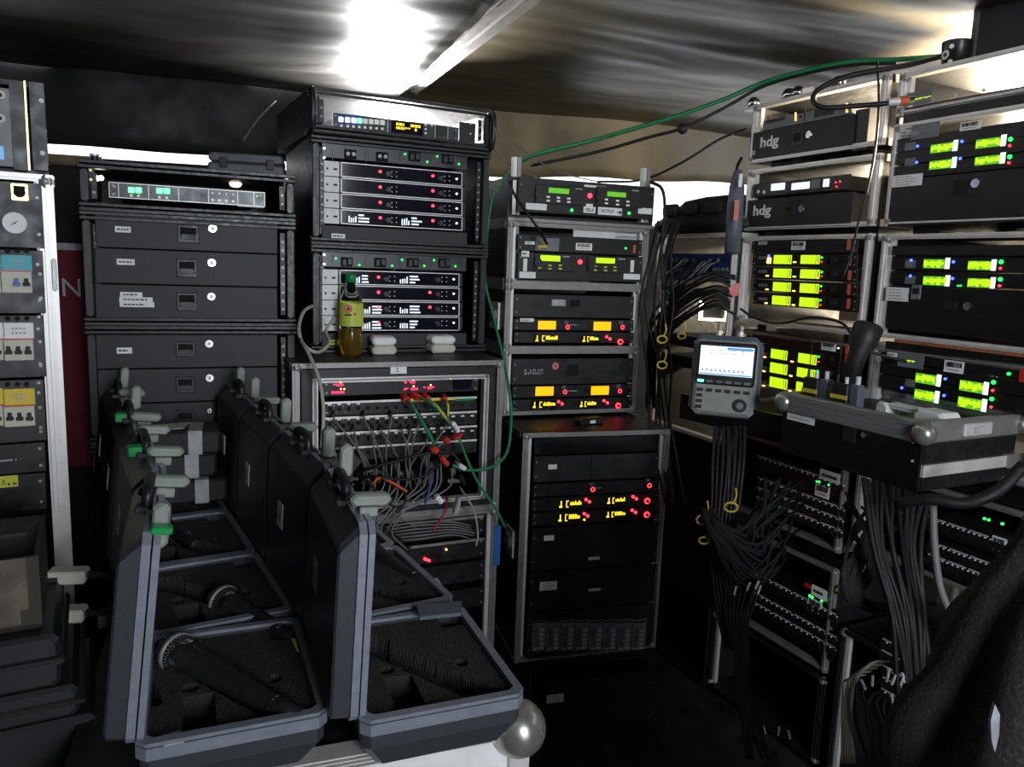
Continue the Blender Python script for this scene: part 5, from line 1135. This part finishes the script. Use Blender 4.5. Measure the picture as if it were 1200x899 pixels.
q = MB(); q.lathe((0, 0, 0), (0, 0, 1), [(hh*.37, rr*1.02), (hh*.65, rr*1.01)], 'lime_wrapper', 28); o = q.build('wrapper', r); q = MB(); q.cyl((0, -rr*1.0, hh*.585), (0, -1, 0), rr*.33, .0016, 'red_plastic', 20); q.cyl((0, -rr*1.0-.0016, hh*.585), (0, -1, 0), rr*.24, .0005, 'print_white', 16); q.cyl((0, -rr*1.0-.002, hh*.585), (0, -1, 0), rr*.19, .0005, 'red_plastic', 16)
q.box(-.009, .009, -rr*1.02-.0012, -rr*1.0, hh*.50, hh*.52, 'print_black'); q.cyl((rr*.5, -rr*.88, hh*.52), (.4, -1, 0), rr*.14, .002, 'red_plastic', 10); q.build('round_emblem', r)
q = MB(); q.lathe((0, 0, 0), (0, 0, 1), [(hh*.90, rr*.36), (hh*.90, rr*.42), (hh*.99, rr*.42), (hh, rr*.36), (hh, 0)], 'green_plastic', 24); q.build('cap', r, 'green cap')
for i, (x, y, w) in enumerate(((446, 413, .072), (514.5, 411, .078))):
    p_ = PZ(x, y+1, ztop); r = empty('power_plug_block', (p_.x+.02, p_.y-.05, ztop+.001), PR.yaw+R(-4 if i == 0 else 3), 'pale rounded plastic block, %s of the two on the patch rack' % ('beside the bottle, left' if i == 0 else 'farther right'), 'block')
    q = MB(); q.hull8(-w/2, w/2, 0, .06, 0, .026, .008, 'cream'); q.build('base', r); q = MB(); q.hull8(-w/2+.001, w/2-.001, .001, .06, .027, .052, .008, 'white_panel'); q.build('cover', r)
# ================================================================== CABLES
def cable(name, pts, r_, m, label, cat='cable', group=None, n=6, ends=None):
    q = MB(); q.tube(pts, r_, m, n, sub=5)
    if ends:
        d = (Vector(pts[1])-Vector(pts[0])).normalized(); q.cyl(Vector(pts[0])-d*.02, d, r_*2.4, .035, ends, 8)
    return thing(q, name, label, cat, group)
cable('green_cable', [P(603, 192, 2.72), P(632, 180, 2.7), P(700, 163, 2.68), (P(790, 137, 2.6)), P(850, 116, 2.55), P(900, 95, 2.5), P(985, 74, 2.35), P(1050, 70, 2.25), P(1105, 66, 2.2)], .0075, 'cable_green', 'thick green cable slung under the tent roof to the hdg racks')
cable('black_cable', [P(622, 194, 2.7), P(700, 178, 2.68), P(760, 161, 2.62), P(800, 150, 2.58), P(850, 126, 2.55), P(900, 99, 2.5), P(985, 78, 2.35), P(1050, 74, 2.25)], .0055, 'cable_black', 'black cable with a dark lump running beside the green cable')
q = MB(); p_ = P(800, 151, 2.57); q.ball(p_, .018, 'rubber_black', 12, (1.1, .8, 1)); thing(q, 'ferrite_block', 'dark round lump clipped on the black overhead cable', 'ferrite')
cable('black_cable', [P(700, 213, 2.72), P(752, 211, 2.7), P(800, 190, 2.6), P(842, 164, 2.58), P(874, 151, 2.6)], .004, 'cable_black', 'thin black cable rising from the centre radios to the topmost hdg rack')
cable('antenna_cable', [P(1112, 64, 2.05), P(1060, 77, 2.0), P(1000, 88, 2.0), P(962, 103, 2.02), P(953, 117, 2.04), P(965, 126, 2.02), P(1005, 124, 2.0), P(1040, 121, 1.98), P(1058, 118, 2.0)], .0075, 'cable_black', 'thick black cable looping before the topmost hdg rack to an orange plug')
q = MB(); a = P(1040, 120, 1.975); b = P(1068, 117.5, 1.975); d = (b-a).normalized(); q.cyl(a, d, .010, (b-a).length*.55, 'aluminium', 12); q.cyl(a+d*(b-a).length*.5, d, .012, (b-a).length*.35, 'orange_tape', 12); q.cyl(b-d*.01, d, .010, .014, 'chrome', 12); thing(q, 'antenna_plug', 'silver and orange plug at the end of the thick looping cable', 'plug')
cable('black_cable', [P(1028, 72, 2.08), P(1030, 120, 2.08), P(1026, 170, 2.09), P(1018, 215, 2.1), P(1005, 265, 2.12), P(997, 300, 2.13), P(988, 325, 2.14)], .0035, 'cable_black', 'thin black cable hanging down across the right edge of the hdg column')
cable('black_cable', [P(868, 362, 2.5), P(885, 373, 2.45), P(915, 379, 2.4), P(950, 372, 2.3), P(985, 378, 2.2), P(1000, 395, 2.12), P(1015, 410, 2.05), P(1040, 418, 2.04), P(1062, 424, 2.04)], .004, 'cable_black', 'thin black cable sagging across the third hdg rack to the far right column')
cable('black_cable', [P(869, 185, 2.48), P(864, 195, 2.46), P(864, 203, 2.45)], .005, 'cable_black', 'short black lead on the top of the labelled dark tube')
for i, pts in enumerate(([P(575, 150, 2.5), P(612, 175, 2.6), P(650, 200, 2.7), P(700, 213, 2.75)], [P(573, 168, 2.5), P(600, 195, 2.6), P(640, 212, 2.7)], [P(285, 165, 2.3), P(302, 140, 2.35), P(323, 118, 2.4)])):
    cable('thin_wire', pts, .0022, 'cable_grey', ('upper thin wire from the receiver stack towards the centre radios', 'lower thin wire from the receiver stack towards the centre radios', 'thin wire rising from the grey box to the receiver stack')[i], 'wire')
cable('black_cable', [P(596, 212, 2.48), P(604, 230, 2.44), P(618, 250, 2.42), P(632, 270, 2.44), P(641, 286, 2.5)], .0045, 'cable_black', 'black cable drooping over the centre radios to the yellow plug')
cable('black_cable', [P(762, 213, 2.62), P(776, 222, 2.6), P(779, 250, 2.6), P(775, 290, 2.6), P(778, 340, 2.62)], .006, 'cable_black', 'black cable hanging from the right end of the centre radios')
cable('green_cable', [P(598, 200, 2.5), P(585, 216, 2.46), P(575, 240, 2.44), P(568, 320, 2.42), P(578, 370, 2.4), P(590, 420, 2.35), P(597, 460, 2.3), P(599, 490, 2.28), P(594, 530, 2.2), P(575, 548, 2.15), P(548, 551, 2.1), P(530, 545, 2.08)], .0045, 'cable_green', 'thin green cable hanging between receiver stack and centre stack')
cable('cream_cable', [P(392, 372, 2.1), P(382, 388, 2.08), P(386, 402, 2.04), P(372, 413, 2.0), P(356, 404, 1.98), P(350, 385, 2.0), P(356, 365, 2.06), P(368, 358, 2.12)], .005, 'cable_cream', 'cream cable loop hanging left of the lower receiver rack')
cable('cream_cable', [P(352, 398, 1.98), P(362, 415, 1.93), P(374, 445, 1.90), P(379, 480, 1.89), P(377, 525, 1.88)], .005, 'cable_cream', 'cream cable hanging down over the front of the patch rack')
# patch cords
rn = random.Random(21)
def pc(x, y, d): return PR.px(x, y, d)
for i in range(14):
    x = 391+i*11.1+rn.uniform(-1, 1); ytop = 500 if i % 3 else 484; ex = 425+i*6.5+rn.uniform(-12, 12); ey = 545+rn.uniform(-10, 8)
    cable('patch_cable', [pc(x, ytop, -.012), pc(x+2, ytop+8, -.05), pc((x+ex)/2+rn.uniform(-4, 6), (ytop+ey)/2, -.07), pc(ex, ey, -.04), pc(ex+rn.uniform(-8, 8), 560+rn.uniform(0, 20), -.02)], .0022, 'cable_grey', 'thin grey patch cord running down from the patchbay sockets', group='grey patch cords of the patch rack', n=5, ends='rubber_black')
for i in range(12):
    x = 440+i*8+rn.uniform(-4, 4); x2 = 418+i*4.5; ydn = 600+rn.uniform(-5, 24)
    cable('patch_cable', [pc(x, 548+rn.uniform(-6, 10), -.03), pc(x-2, 570, -.06), pc((x+x2)/2+rn.uniform(-6, 10), 588, -.08), pc(x2+rn.uniform(-4, 10), ydn, -.08), pc(x2+rn.uniform(-12, 30), ydn+22, -.06)], .0026, 'cable_grey', 'grey cord in the lower tangle of the patch rack', group='grey cords in the lower tangle', n=5)
for i in range(6):
    cable('patch_cable', [pc(452+i*4, 618+i*3, -.07), pc(490, 612+i*4, -.09), pc(530, 612+i*3, -.08), pc(556+rn.uniform(-6, 4), 616+i*3, -.05)], .0024, 'cable_grey', 'grey cord lying sideways at the foot of the tangle', group='sideways grey cords', n=5)
for (nm, m, pts, l, r_, e) in (
    ('green_cable', 'cable_green', [(475, 467), (485, 478), (498, 500), (509, 520)], 'green cable from a red plug down to the red clamp', .0045, 'red_plastic'),
    ('green_cable', 'cable_green', [(488, 465), (505, 472), (520, 488), (535, 508), (548, 540), (560, 565), (580, 595), (592, 618)], 'dark green cable running down across the patch rack', .004, 'red_plastic'),
    ('green_cable', 'lime_label', [(500, 465), (512, 476), (524, 492), (530, 500)], 'lime green lead beside the dark green cable', .003, 'red_plastic'),
    ('green_cable', 'lime_label', [(521, 466), (525, 475), (525, 488)], 'short lime lead under the fourth red plug', .003, 'red_plastic'),
    ('black_cable', 'cable_black', [(412, 556), (440, 547), (475, 538), (508, 530), (530, 532), (541, 545)], 'upper black cable slung across the patch rack opening', .0045, None),
    ('black_cable', 'cable_black', [(412, 558), (445, 560), (480, 562), (500, 556), (512, 545)], 'lower black cable slung across the patch rack opening', .004, None),
    ('orange_cable', 'cable_orange', [(432, 580), (438, 566), (446, 560), (460, 566), (477, 576)], 'orange cable in the tangle', .004, None),
    ('blue_cable', 'cable_blue', [(506, 545), (507, 560), (503, 575), (498, 592)], 'blue cable in the tangle', .003, None),
    ('red_cable', 'cable_red', [(524, 580), (522, 598), (514, 612), (508, 622)], 'red cable at the right of the tangle', .003, None),
    ('black_cable', 'cable_black', [(415, 555), (432, 565), (448, 582), (462, 594), (474, 590), (476, 572)], 'black loop at the lower left of the tangle', .003, None),
    ('cream_cable', 'cable_cream', [(538, 570), (548, 585), (556, 600), (560, 625), (558, 640)], 'cream cord hanging from the white plug', .0028, None)):
    cable(nm, [pc(x, y, -.09 if i not in (0,) else -.02) for i, (x, y) in enumerate(pts)], r_, m, l, ends=e)
def clampy(name, label, x, y, w, h, ang, m):
    p_ = pc(x, y, -.10); q = MB(); q.hull8(-w/2, w/2, -.012, .012, -h/2, h/2, .004, m); q.box(-w*.3, w*.3, -.018, -.012, -h*.25, h*.25, m, .002)
    o = q.build(name, loc=p_); o.rotation_euler = (0, R(ang), PR.yaw); return tag(o, label, 'clamp')
clampy('red_clamp', 'red clamp at the end of the green cable', 509, 527, .022, .016, 20, 'red_plastic'); clampy('red_clamp', 'red clamp just below the first, pointing down right', 520, 540, .032, .014, 50, 'red_plastic')
clampy('red_clamp', 'red clamp left of the upper right tangle', 523, 516, .016, .018, -30, 'red_plastic'); clampy('red_clamp', 'red clamp highest on the right of the tangle', 536, 511, .03, .010, -30, 'red_plastic')
clampy('white_plug', 'white plug right of the red clamps', 541, 547, .024, .013, 35, 'white_panel'); clampy('white_plug', 'white plug below the tangle', 514, 585, .016, .026, -40, 'white_panel'); clampy('white_plug', 'tall white tag low in the tangle', 535, 592, .010, .05, 15, 'print_grey'); clampy('white_plug', 'white taped sleeve on the dark green cable', 533, 500, .012, .035, -35, 'white_panel')
clampy('power_adapter', 'grey power adapter block tilted at the left of the tangle', 406, 541, .06, .055, 40, 'panel_charcoal')
p_ = pc(389, 534, -.12); q = MB(); q.ball(p_, .014, 'tan_pillow', 10); thing(q, 'cable_end', 'round pinkish cable end beside the power adapter', 'cable end')
p_ = pc(389, 583, -.12); q = MB(); q.hull8(p_.x-.012, p_.x+.012, p_.y-.01, p_.y+.01, p_.z-.03, p_.z+.02, .004, 'rubber_black'); q.ball((p_.x, p_.y-.012, p_.z+.004), .007, 'led_blue', 8); thing(q, 'blue_light_pack', 'black pack with a blue light behind the right lid row', 'pack')
# cabling rack bundles
rn = random.Random(33)
def zc(x, y, d): return ZF.px(x, y, d)
for i in range(14):
    x = 800+rn.uniform(0, 45); y = 303+rn.uniform(0, 6)
    cable('grey_cable', [zc(x, y, -.01), zc(x-8, y+4, -.05), zc(x-24-i*.6, y+22+rn.uniform(-4, 8), -.08), zc(792-i*1.2+rn.uniform(-3, 3), 352+rn.uniform(-4, 4), -.09), zc(780+rn.uniform(-4, 4), 378+rn.uniform(-5, 8), -.08), zc(764+rn.uniform(-3, 3), 400+rn.uniform(-4, 10), -.06)], .0030, 'cable_grey' if i % 2 else 'cable_darkgrey', 'grey cord fanning from the blue panel down to the left', group='grey cords of the blue panel', n=5)
for i in range(14):
    x = 862-rn.uniform(0, 8); y = 318+i*3.4
    cable('black_cable', [zc(x, y+6, -.04), zc(838, y-1+rn.uniform(-4, 3), -.09), zc(812, y+8+rn.uniform(-3, 5), -.10), zc(786, y+28, -.09), zc(766+rn.uniform(-6, 4), y+55+rn.uniform(0, 20), -.07), zc(760+rn.uniform(-3, 8), 470+rn.uniform(0, 20), -.05)], .005, 'cable_black', 'black cable sweeping from the right edge of the cabling rack', group='black cables in the cabling rack', n=5)
for i in range(6):
    x = 756+i*5.5+rn.uniform(-3, 3)
    cable('black_cable', [P(x+14, 262+rn.uniform(-4, 8), 2.75), P(x+4, 300, 2.7), P(x+rn.uniform(-10, 10), 360, 2.7), P(x+rn.uniform(-10, 10), 430, 2.68), P(x+5, 505, 2.62), P(x+14+rn.uniform(-10, 10), 590, 2.5)], .0045, 'cable_black', 'black cable hanging right beside the centre rack stack', group='black cables beside the centre stack', n=5)
def tie(x, y, d, w, label, m='yellow_plastic', f=P):
    p_ = f(x, y, d); q = MB(); pts = [(p_.x+w*math.cos(t), p_.y+w*.3*math.sin(t*.5), p_.z+w*.75*math.sin(t)) for t in [i*math.pi/5 for i in range(11)]]; q.tube(pts, .003, m, 6, sub=3)
    q.tube([pts[2], (pts[2][0]+.006, pts[2][1], pts[2][2]+.02), (pts[2][0]+.002, pts[2][1], pts[2][2]+.04)], .0025, m, 5); return thing(q, 'cable_tie', label, 'cable tie')
tie(776, 398, 2.45, .015, 'yellow tie loop in the cabling rack, the upper one'); tie(776, 428, 2.45, .015, 'yellow tie loop in the cabling rack, the lower one'); tie(799, 394, 2.45, .012, 'yellow tie between the upper loop and the analyser')
tie(857, 595, 1.95, .016, 'yellow tie at the top of the hanging cable bundle'); tie(824, 610, 1.95, .016, 'yellow and red tie left of the topmost tie'); tie(825, 634, 1.95, .012, 'small yellow tie below the red one'); tie(985, 692, 1.75, .013, 'yellow tie left of the cable knot under the drawer'); tie(1003, 703, 1.72, .017, 'large yellow tie on the cable knot under the drawer')
q = MB(); p_ = P(861, 339, 2.35); q.prism([(-.018, .004), (.008, .020), (.020, .012), (.012, -.018), (-.004, -.024), (-.014, -.010)], 'y', 0, .006, 'red_plastic'); tag(q.build('red_flag', loc=p_), 'small red flag tag hanging at the left edge of the hdg column', 'tag')
# dark cable curtains at the right
def bundle(n, f, m, label, grp, r_=.005, seed=1):
    rn = random.Random(seed)
    for i in range(n): cable('hanging_cable', f(i, rn), r_*rn.uniform(.8, 1.15), m, label, group=grp, n=5)
bundle(8, lambda i, rn: [P(838+i*5, 500, 2.15+rn.uniform(0, .05)), P(835+i*5+rn.uniform(-3, 3), 540, 2.1), P(834+i*4.6, 590, 2.08), P(832+i*4, 640, 2.05), P(838+i*4, 700, 2.0), P(850+i*3, 760, 1.98)], 'cable_black', 'straight black cable hanging below the analyser shelf', 'cables below the analyser shelf', .0055, 3)
bundle(26, lambda i, rn: [P(915+rn.uniform(-35, 35), 555+rn.uniform(0, 60), 2.05), P(902+rn.uniform(-30, 25), 600+i*2.2, 1.98), P(872+rn.uniform(-14, 20), 620+i*2.0+rn.uniform(0, 20), 1.93), P(840+rn.uniform(-6, 10), 612+i*.8, 1.92), P(828+rn.uniform(-5, 6), 600+rn.uniform(-6, 8), 1.95)], 'cable_darkgrey', 'black cable curving out of the stage boxes into the tied bundle', 'curved cables of the tied bundle', .0042, 4)
bundle(26, lambda i, rn: [P(1050+rn.uniform(-60, 30), 575+rn.uniform(-5, 30), 1.85), P(1030+rn.uniform(-30, 20), 620, 1.76), P(1012+rn.uniform(-25, 20), 665, 1.72), P(998+rn.uniform(-8, 14), 700, 1.71), P(1030+rn.uniform(-8, 20), 716+rn.uniform(-6, 4), 1.74)], 'cable_darkgrey', 'dark cable gathered in the tied knot under the drawer', 'cables of the knot under the drawer', .0042, 5)
bundle(12, lambda i, rn: [P(1010+i*7+rn.uniform(-4, 4), 560+i*2, 1.72), P(1020+i*5.5+rn.uniform(-5, 5), 640, 1.66), P(1045+i*3.5+rn.uniform(-4, 4), 720, 1.62), P(1055+i*3.5+rn.uniform(-8, 8), 800, 1.6), P(1070+i*3+rn.uniform(-10, 10), 890, 1.6)], 'cable_black', 'thick black cable hanging in the dark at lower right', 'cables hanging at lower right', .006, 6)
bundle(8, lambda i, rn: [P(850+i*6, 690+rn.uniform(-8, 8), 2.0), P(852+i*3.5, 730, 1.96), P(862+i*2, 770, 1.94), P(866+i*1.6+rn.uniform(-3, 3), 820, 1.9), P(880+i*3+rn.uniform(-8, 8), 890, 1.85)], 'cable_darkgrey', 'grey-black cord converging below the lower stage boxes', 'cords below the stage boxes', .004, 7)
bundle(6, lambda i, rn: [P(1042-i*7, 775+i*4, 1.68), P(1020-i*6, 778+i*4, 1.64), P(1003-i*3, 800+i*3, 1.62), P(997-i*2, 840, 1.62), P(1002-i*3, 895, 1.62)], 'cable_cream', 'pale cord bent over at the lower right patch rack', 'pale cords at lower right', .0028, 8)
bundle(9, lambda i, rn: [P(1010+i*8+rn.uniform(-3, 3), 800+i*5+rn.uniform(-8, 8), 1.62), P(1003+i*8, 812+i*4, 1.60), P(1010+i*7+rn.uniform(-8, 8), 850, 1.60), P(1020+i*6, 895, 1.6)], 'cable_black', 'short black lead with a pale tip at lower right', 'leads with pale tips', .004, 9)
rn = random.Random(12); q = MB()
for i, (x, y) in enumerate(((1040, 795), (1045, 802), (1055, 803), (1060, 800), (1014, 808), (1022, 804), (1046, 825), (1056, 826), (885, 690), (888, 696), (860, 697), (875, 692), (897, 860), (912, 862), (926, 866))):
    p_ = P(x, y, 1.60 if x > 1000 else 1.9); q = MB(); q.cyl(p_, (rn.uniform(-.5, .8), .1, 1), .003, .022, 'print_white', 8); thing(q, 'cable_plug', 'pale plug tip catching light in the dark cabling', 'plug', 'pale plug tips')
cable('thick_cable', [P(1093, 590, 1.58), P(1095, 640, 1.56), P(1102, 690, 1.54), P(1118, 725, 1.52), P(1140, 752, 1.50)], .008, 'cable_grey', 'thick grey cable curving past the tan bag at lower right')
cable('thick_cable', [P(1200, 545, 1.5), P(1170, 575, 1.5), P(1130, 590, 1.52), P(1090, 585, 1.55), P(1050, 590, 1.6)], .012, 'cable_black', 'thick black cable under the pulled-out drawer')
# yellow glove like sheets on the floor
q = MB(); q.ball((0, 0, .04), .07, 'yellow_label', 10, (1, .6, .8)); p_ = P(800, 765, 2.2)
# jacket
def jacket():
    q = MB(); n = 44; rows = [(604, 1216, .05), (640, 1200, .07), (690, 1173, .10), (740, 1150, .13), (790, 1127, .16), (840, 1107, .19), (890, 1090, .215), (960, 1076, .24), (1100, 1060, .26), (1400, 1045, .27), (2015, 1030, .28)]; vs = []
    K = 36
    for k in range(K+1):
        f = k/K*(len(rows)-1); i = min(int(f), len(rows)-2); g = f-i; y, xl, w = [rows[i][m]*(1-g)+rows[i+1][m]*g for m in range(3)]
        p = P(xl, y, .82); cx = p.x+w; cy = .80
        for j in range(n):
            t = 2*math.pi*j/n; r_ = w*(1+.07*math.sin(t*8+k*.12)+.14*noise.noise(Vector((math.cos(t)*2.2, math.sin(t)*2.2, k*.12))))
            vs.append((cx+r_*math.cos(t), cy+r_*.6*math.sin(t), p.z+.008*noise.noise(Vector((t, k*.3, 2)))))
    fs = [(i*n+j, i*n+(j+1) % n, (i+1)*n+(j+1) % n, (i+1)*n+j) for i in range(K) for j in range(n)]+[tuple(range(n)), tuple(range(K*n, K*n+n))]
    q.add(vs, fs, 'jacket_cloth', True); return q
jk = empty('jacket', (0, 0, 0), 0, 'dark cloth jacket hanging at the lower right corner with a grey reflective sliver', 'jacket')
jo = jacket().build('cloth', jk)
q = MB(); pts = [P(1166, 825, .70), P(1161, 845, .695), P(1162, 868, .69), P(1166, 882, .69), P(1171, 862, .70), P(1172, 838, .70)]
q.add([tuple(p) for p in pts]+[tuple(p+Vector((0, .004, 0))) for p in pts], [tuple(range(6)), tuple(range(11, 5, -1))]+[(i, (i+1) % 6, 6+(i+1) % 6, 6+i) for i in range(6)], 'reflective_cloth'); q.build('reflective_strip', jk)
# ================================================================== LAMPS
def flood(name, loc, target, s, lens, power, col, label, emit_m='lamp_lens'):
    r = empty(name, loc, 0, label, 'lamp'); d = (Vector(target)-Vector(loc)).normalized(); r.rotation_mode = 'QUATERNION'; r.rotation_quaternion = Vector((0, 0, 1)).rotation_difference(d)
    q = MB(); q.box(-s, s, -s*.7, s*.7, -.04, -.002, 'black_plastic', .008); q.build('housing', r); q = MB(); q.box(-s*.9, s*.9, -s*.6, s*.6, -.002, 0, emit_m); q.build('lens', r)
    p = Vector(loc)+d*.01; area(name+'_light', p, Vector(loc)+d, s*1.8, s*1.2, power, col, 120); return r
LAMP1 = (-.47, 2.90, 1.97)
flood('flood_light', LAMP1, (-.42, 2.45, 2.2), .07, 0, 34, (1, .98, .97), 'white flood light aimed at the tent roof behind the receiver stack')
q = MB(); q.cyl((LAMP1[0], LAMP1[1]+.03, 0), (0, 0, 1), .014, 1.89, 'aluminium_dull', 10); tag(q.build('lamp_stand'), 'thin metal pole carrying the flood light behind the receiver stack', 'stand')
LAMP2 = (1.52, 2.48, 1.98)
flood('flood_light', LAMP2, (1.10, 2.10, 2.26), .10, 0, 170, (1, .84, .58), 'warm flood light aimed at the tent roof behind the far right racks', 'lamp_warm')
q = MB(); q.cyl((LAMP2[0]+.02, LAMP2[1]+.02, 0), (0, 0, 1), .014, 1.80, 'aluminium_dull', 10); tag(q.build('lamp_stand'), 'thin metal pole carrying the flood light behind the far right racks', 'stand')
# warm tube lamp behind the hdg column, upper one added to light the openings
tl = RO+RU*.15-RN*.16
for zt_, nm in ((1.36, 'lower'), (1.74, 'upper')):
    r = empty('tube_light', (tl.x, tl.y, zt_), math.atan2(RU.y, RU.x), '%s of the two warm tube lights glowing behind the hdg racks' % nm, 'lamp'); q = MB(); q.cyl((-.3, 0, 0), (1, 0, 0), .013, .6, 'lamp_warm', 12); q.build('tube', r); q = MB(); q.box(-.32, .32, .015, .04, -.02, .02, 'white_panel'); q.build('batten', r)
    area('tube_light_glow', (tl.x-RN.x*.03, tl.y-RN.y*.03, zt_), (tl.x-RN.x, tl.y-RN.y, zt_+.03), .6, .05, 9, (1, .86, .62))
# bright batten seen through the topmost far right rack
b0 = BF.px(1130, 85, .50)
r = empty('tube_light', (BF.w(.05, 0, .52).x, BF.w(.05, 0, .52).y, b0.z-.055), BF.yaw, 'wide bright batten lamp seen through the topmost far right rack', 'lamp')
q = MB(); q.box(-.06, .62, .0, .02, 0, .11, 'lamp_strip', .004); q.build('diffuser', r); q = MB(); q.box(-.07, .63, .02, .05, -.008, .118, 'white_panel', .004); q.build('batten', r)
c_ = BF.w(.28, b0.z+.08, .50); area('batten_glow', c_, c_+Vector((-.25, -.15, .5)), .6, .06, 22, (1, .92, .74), 150)
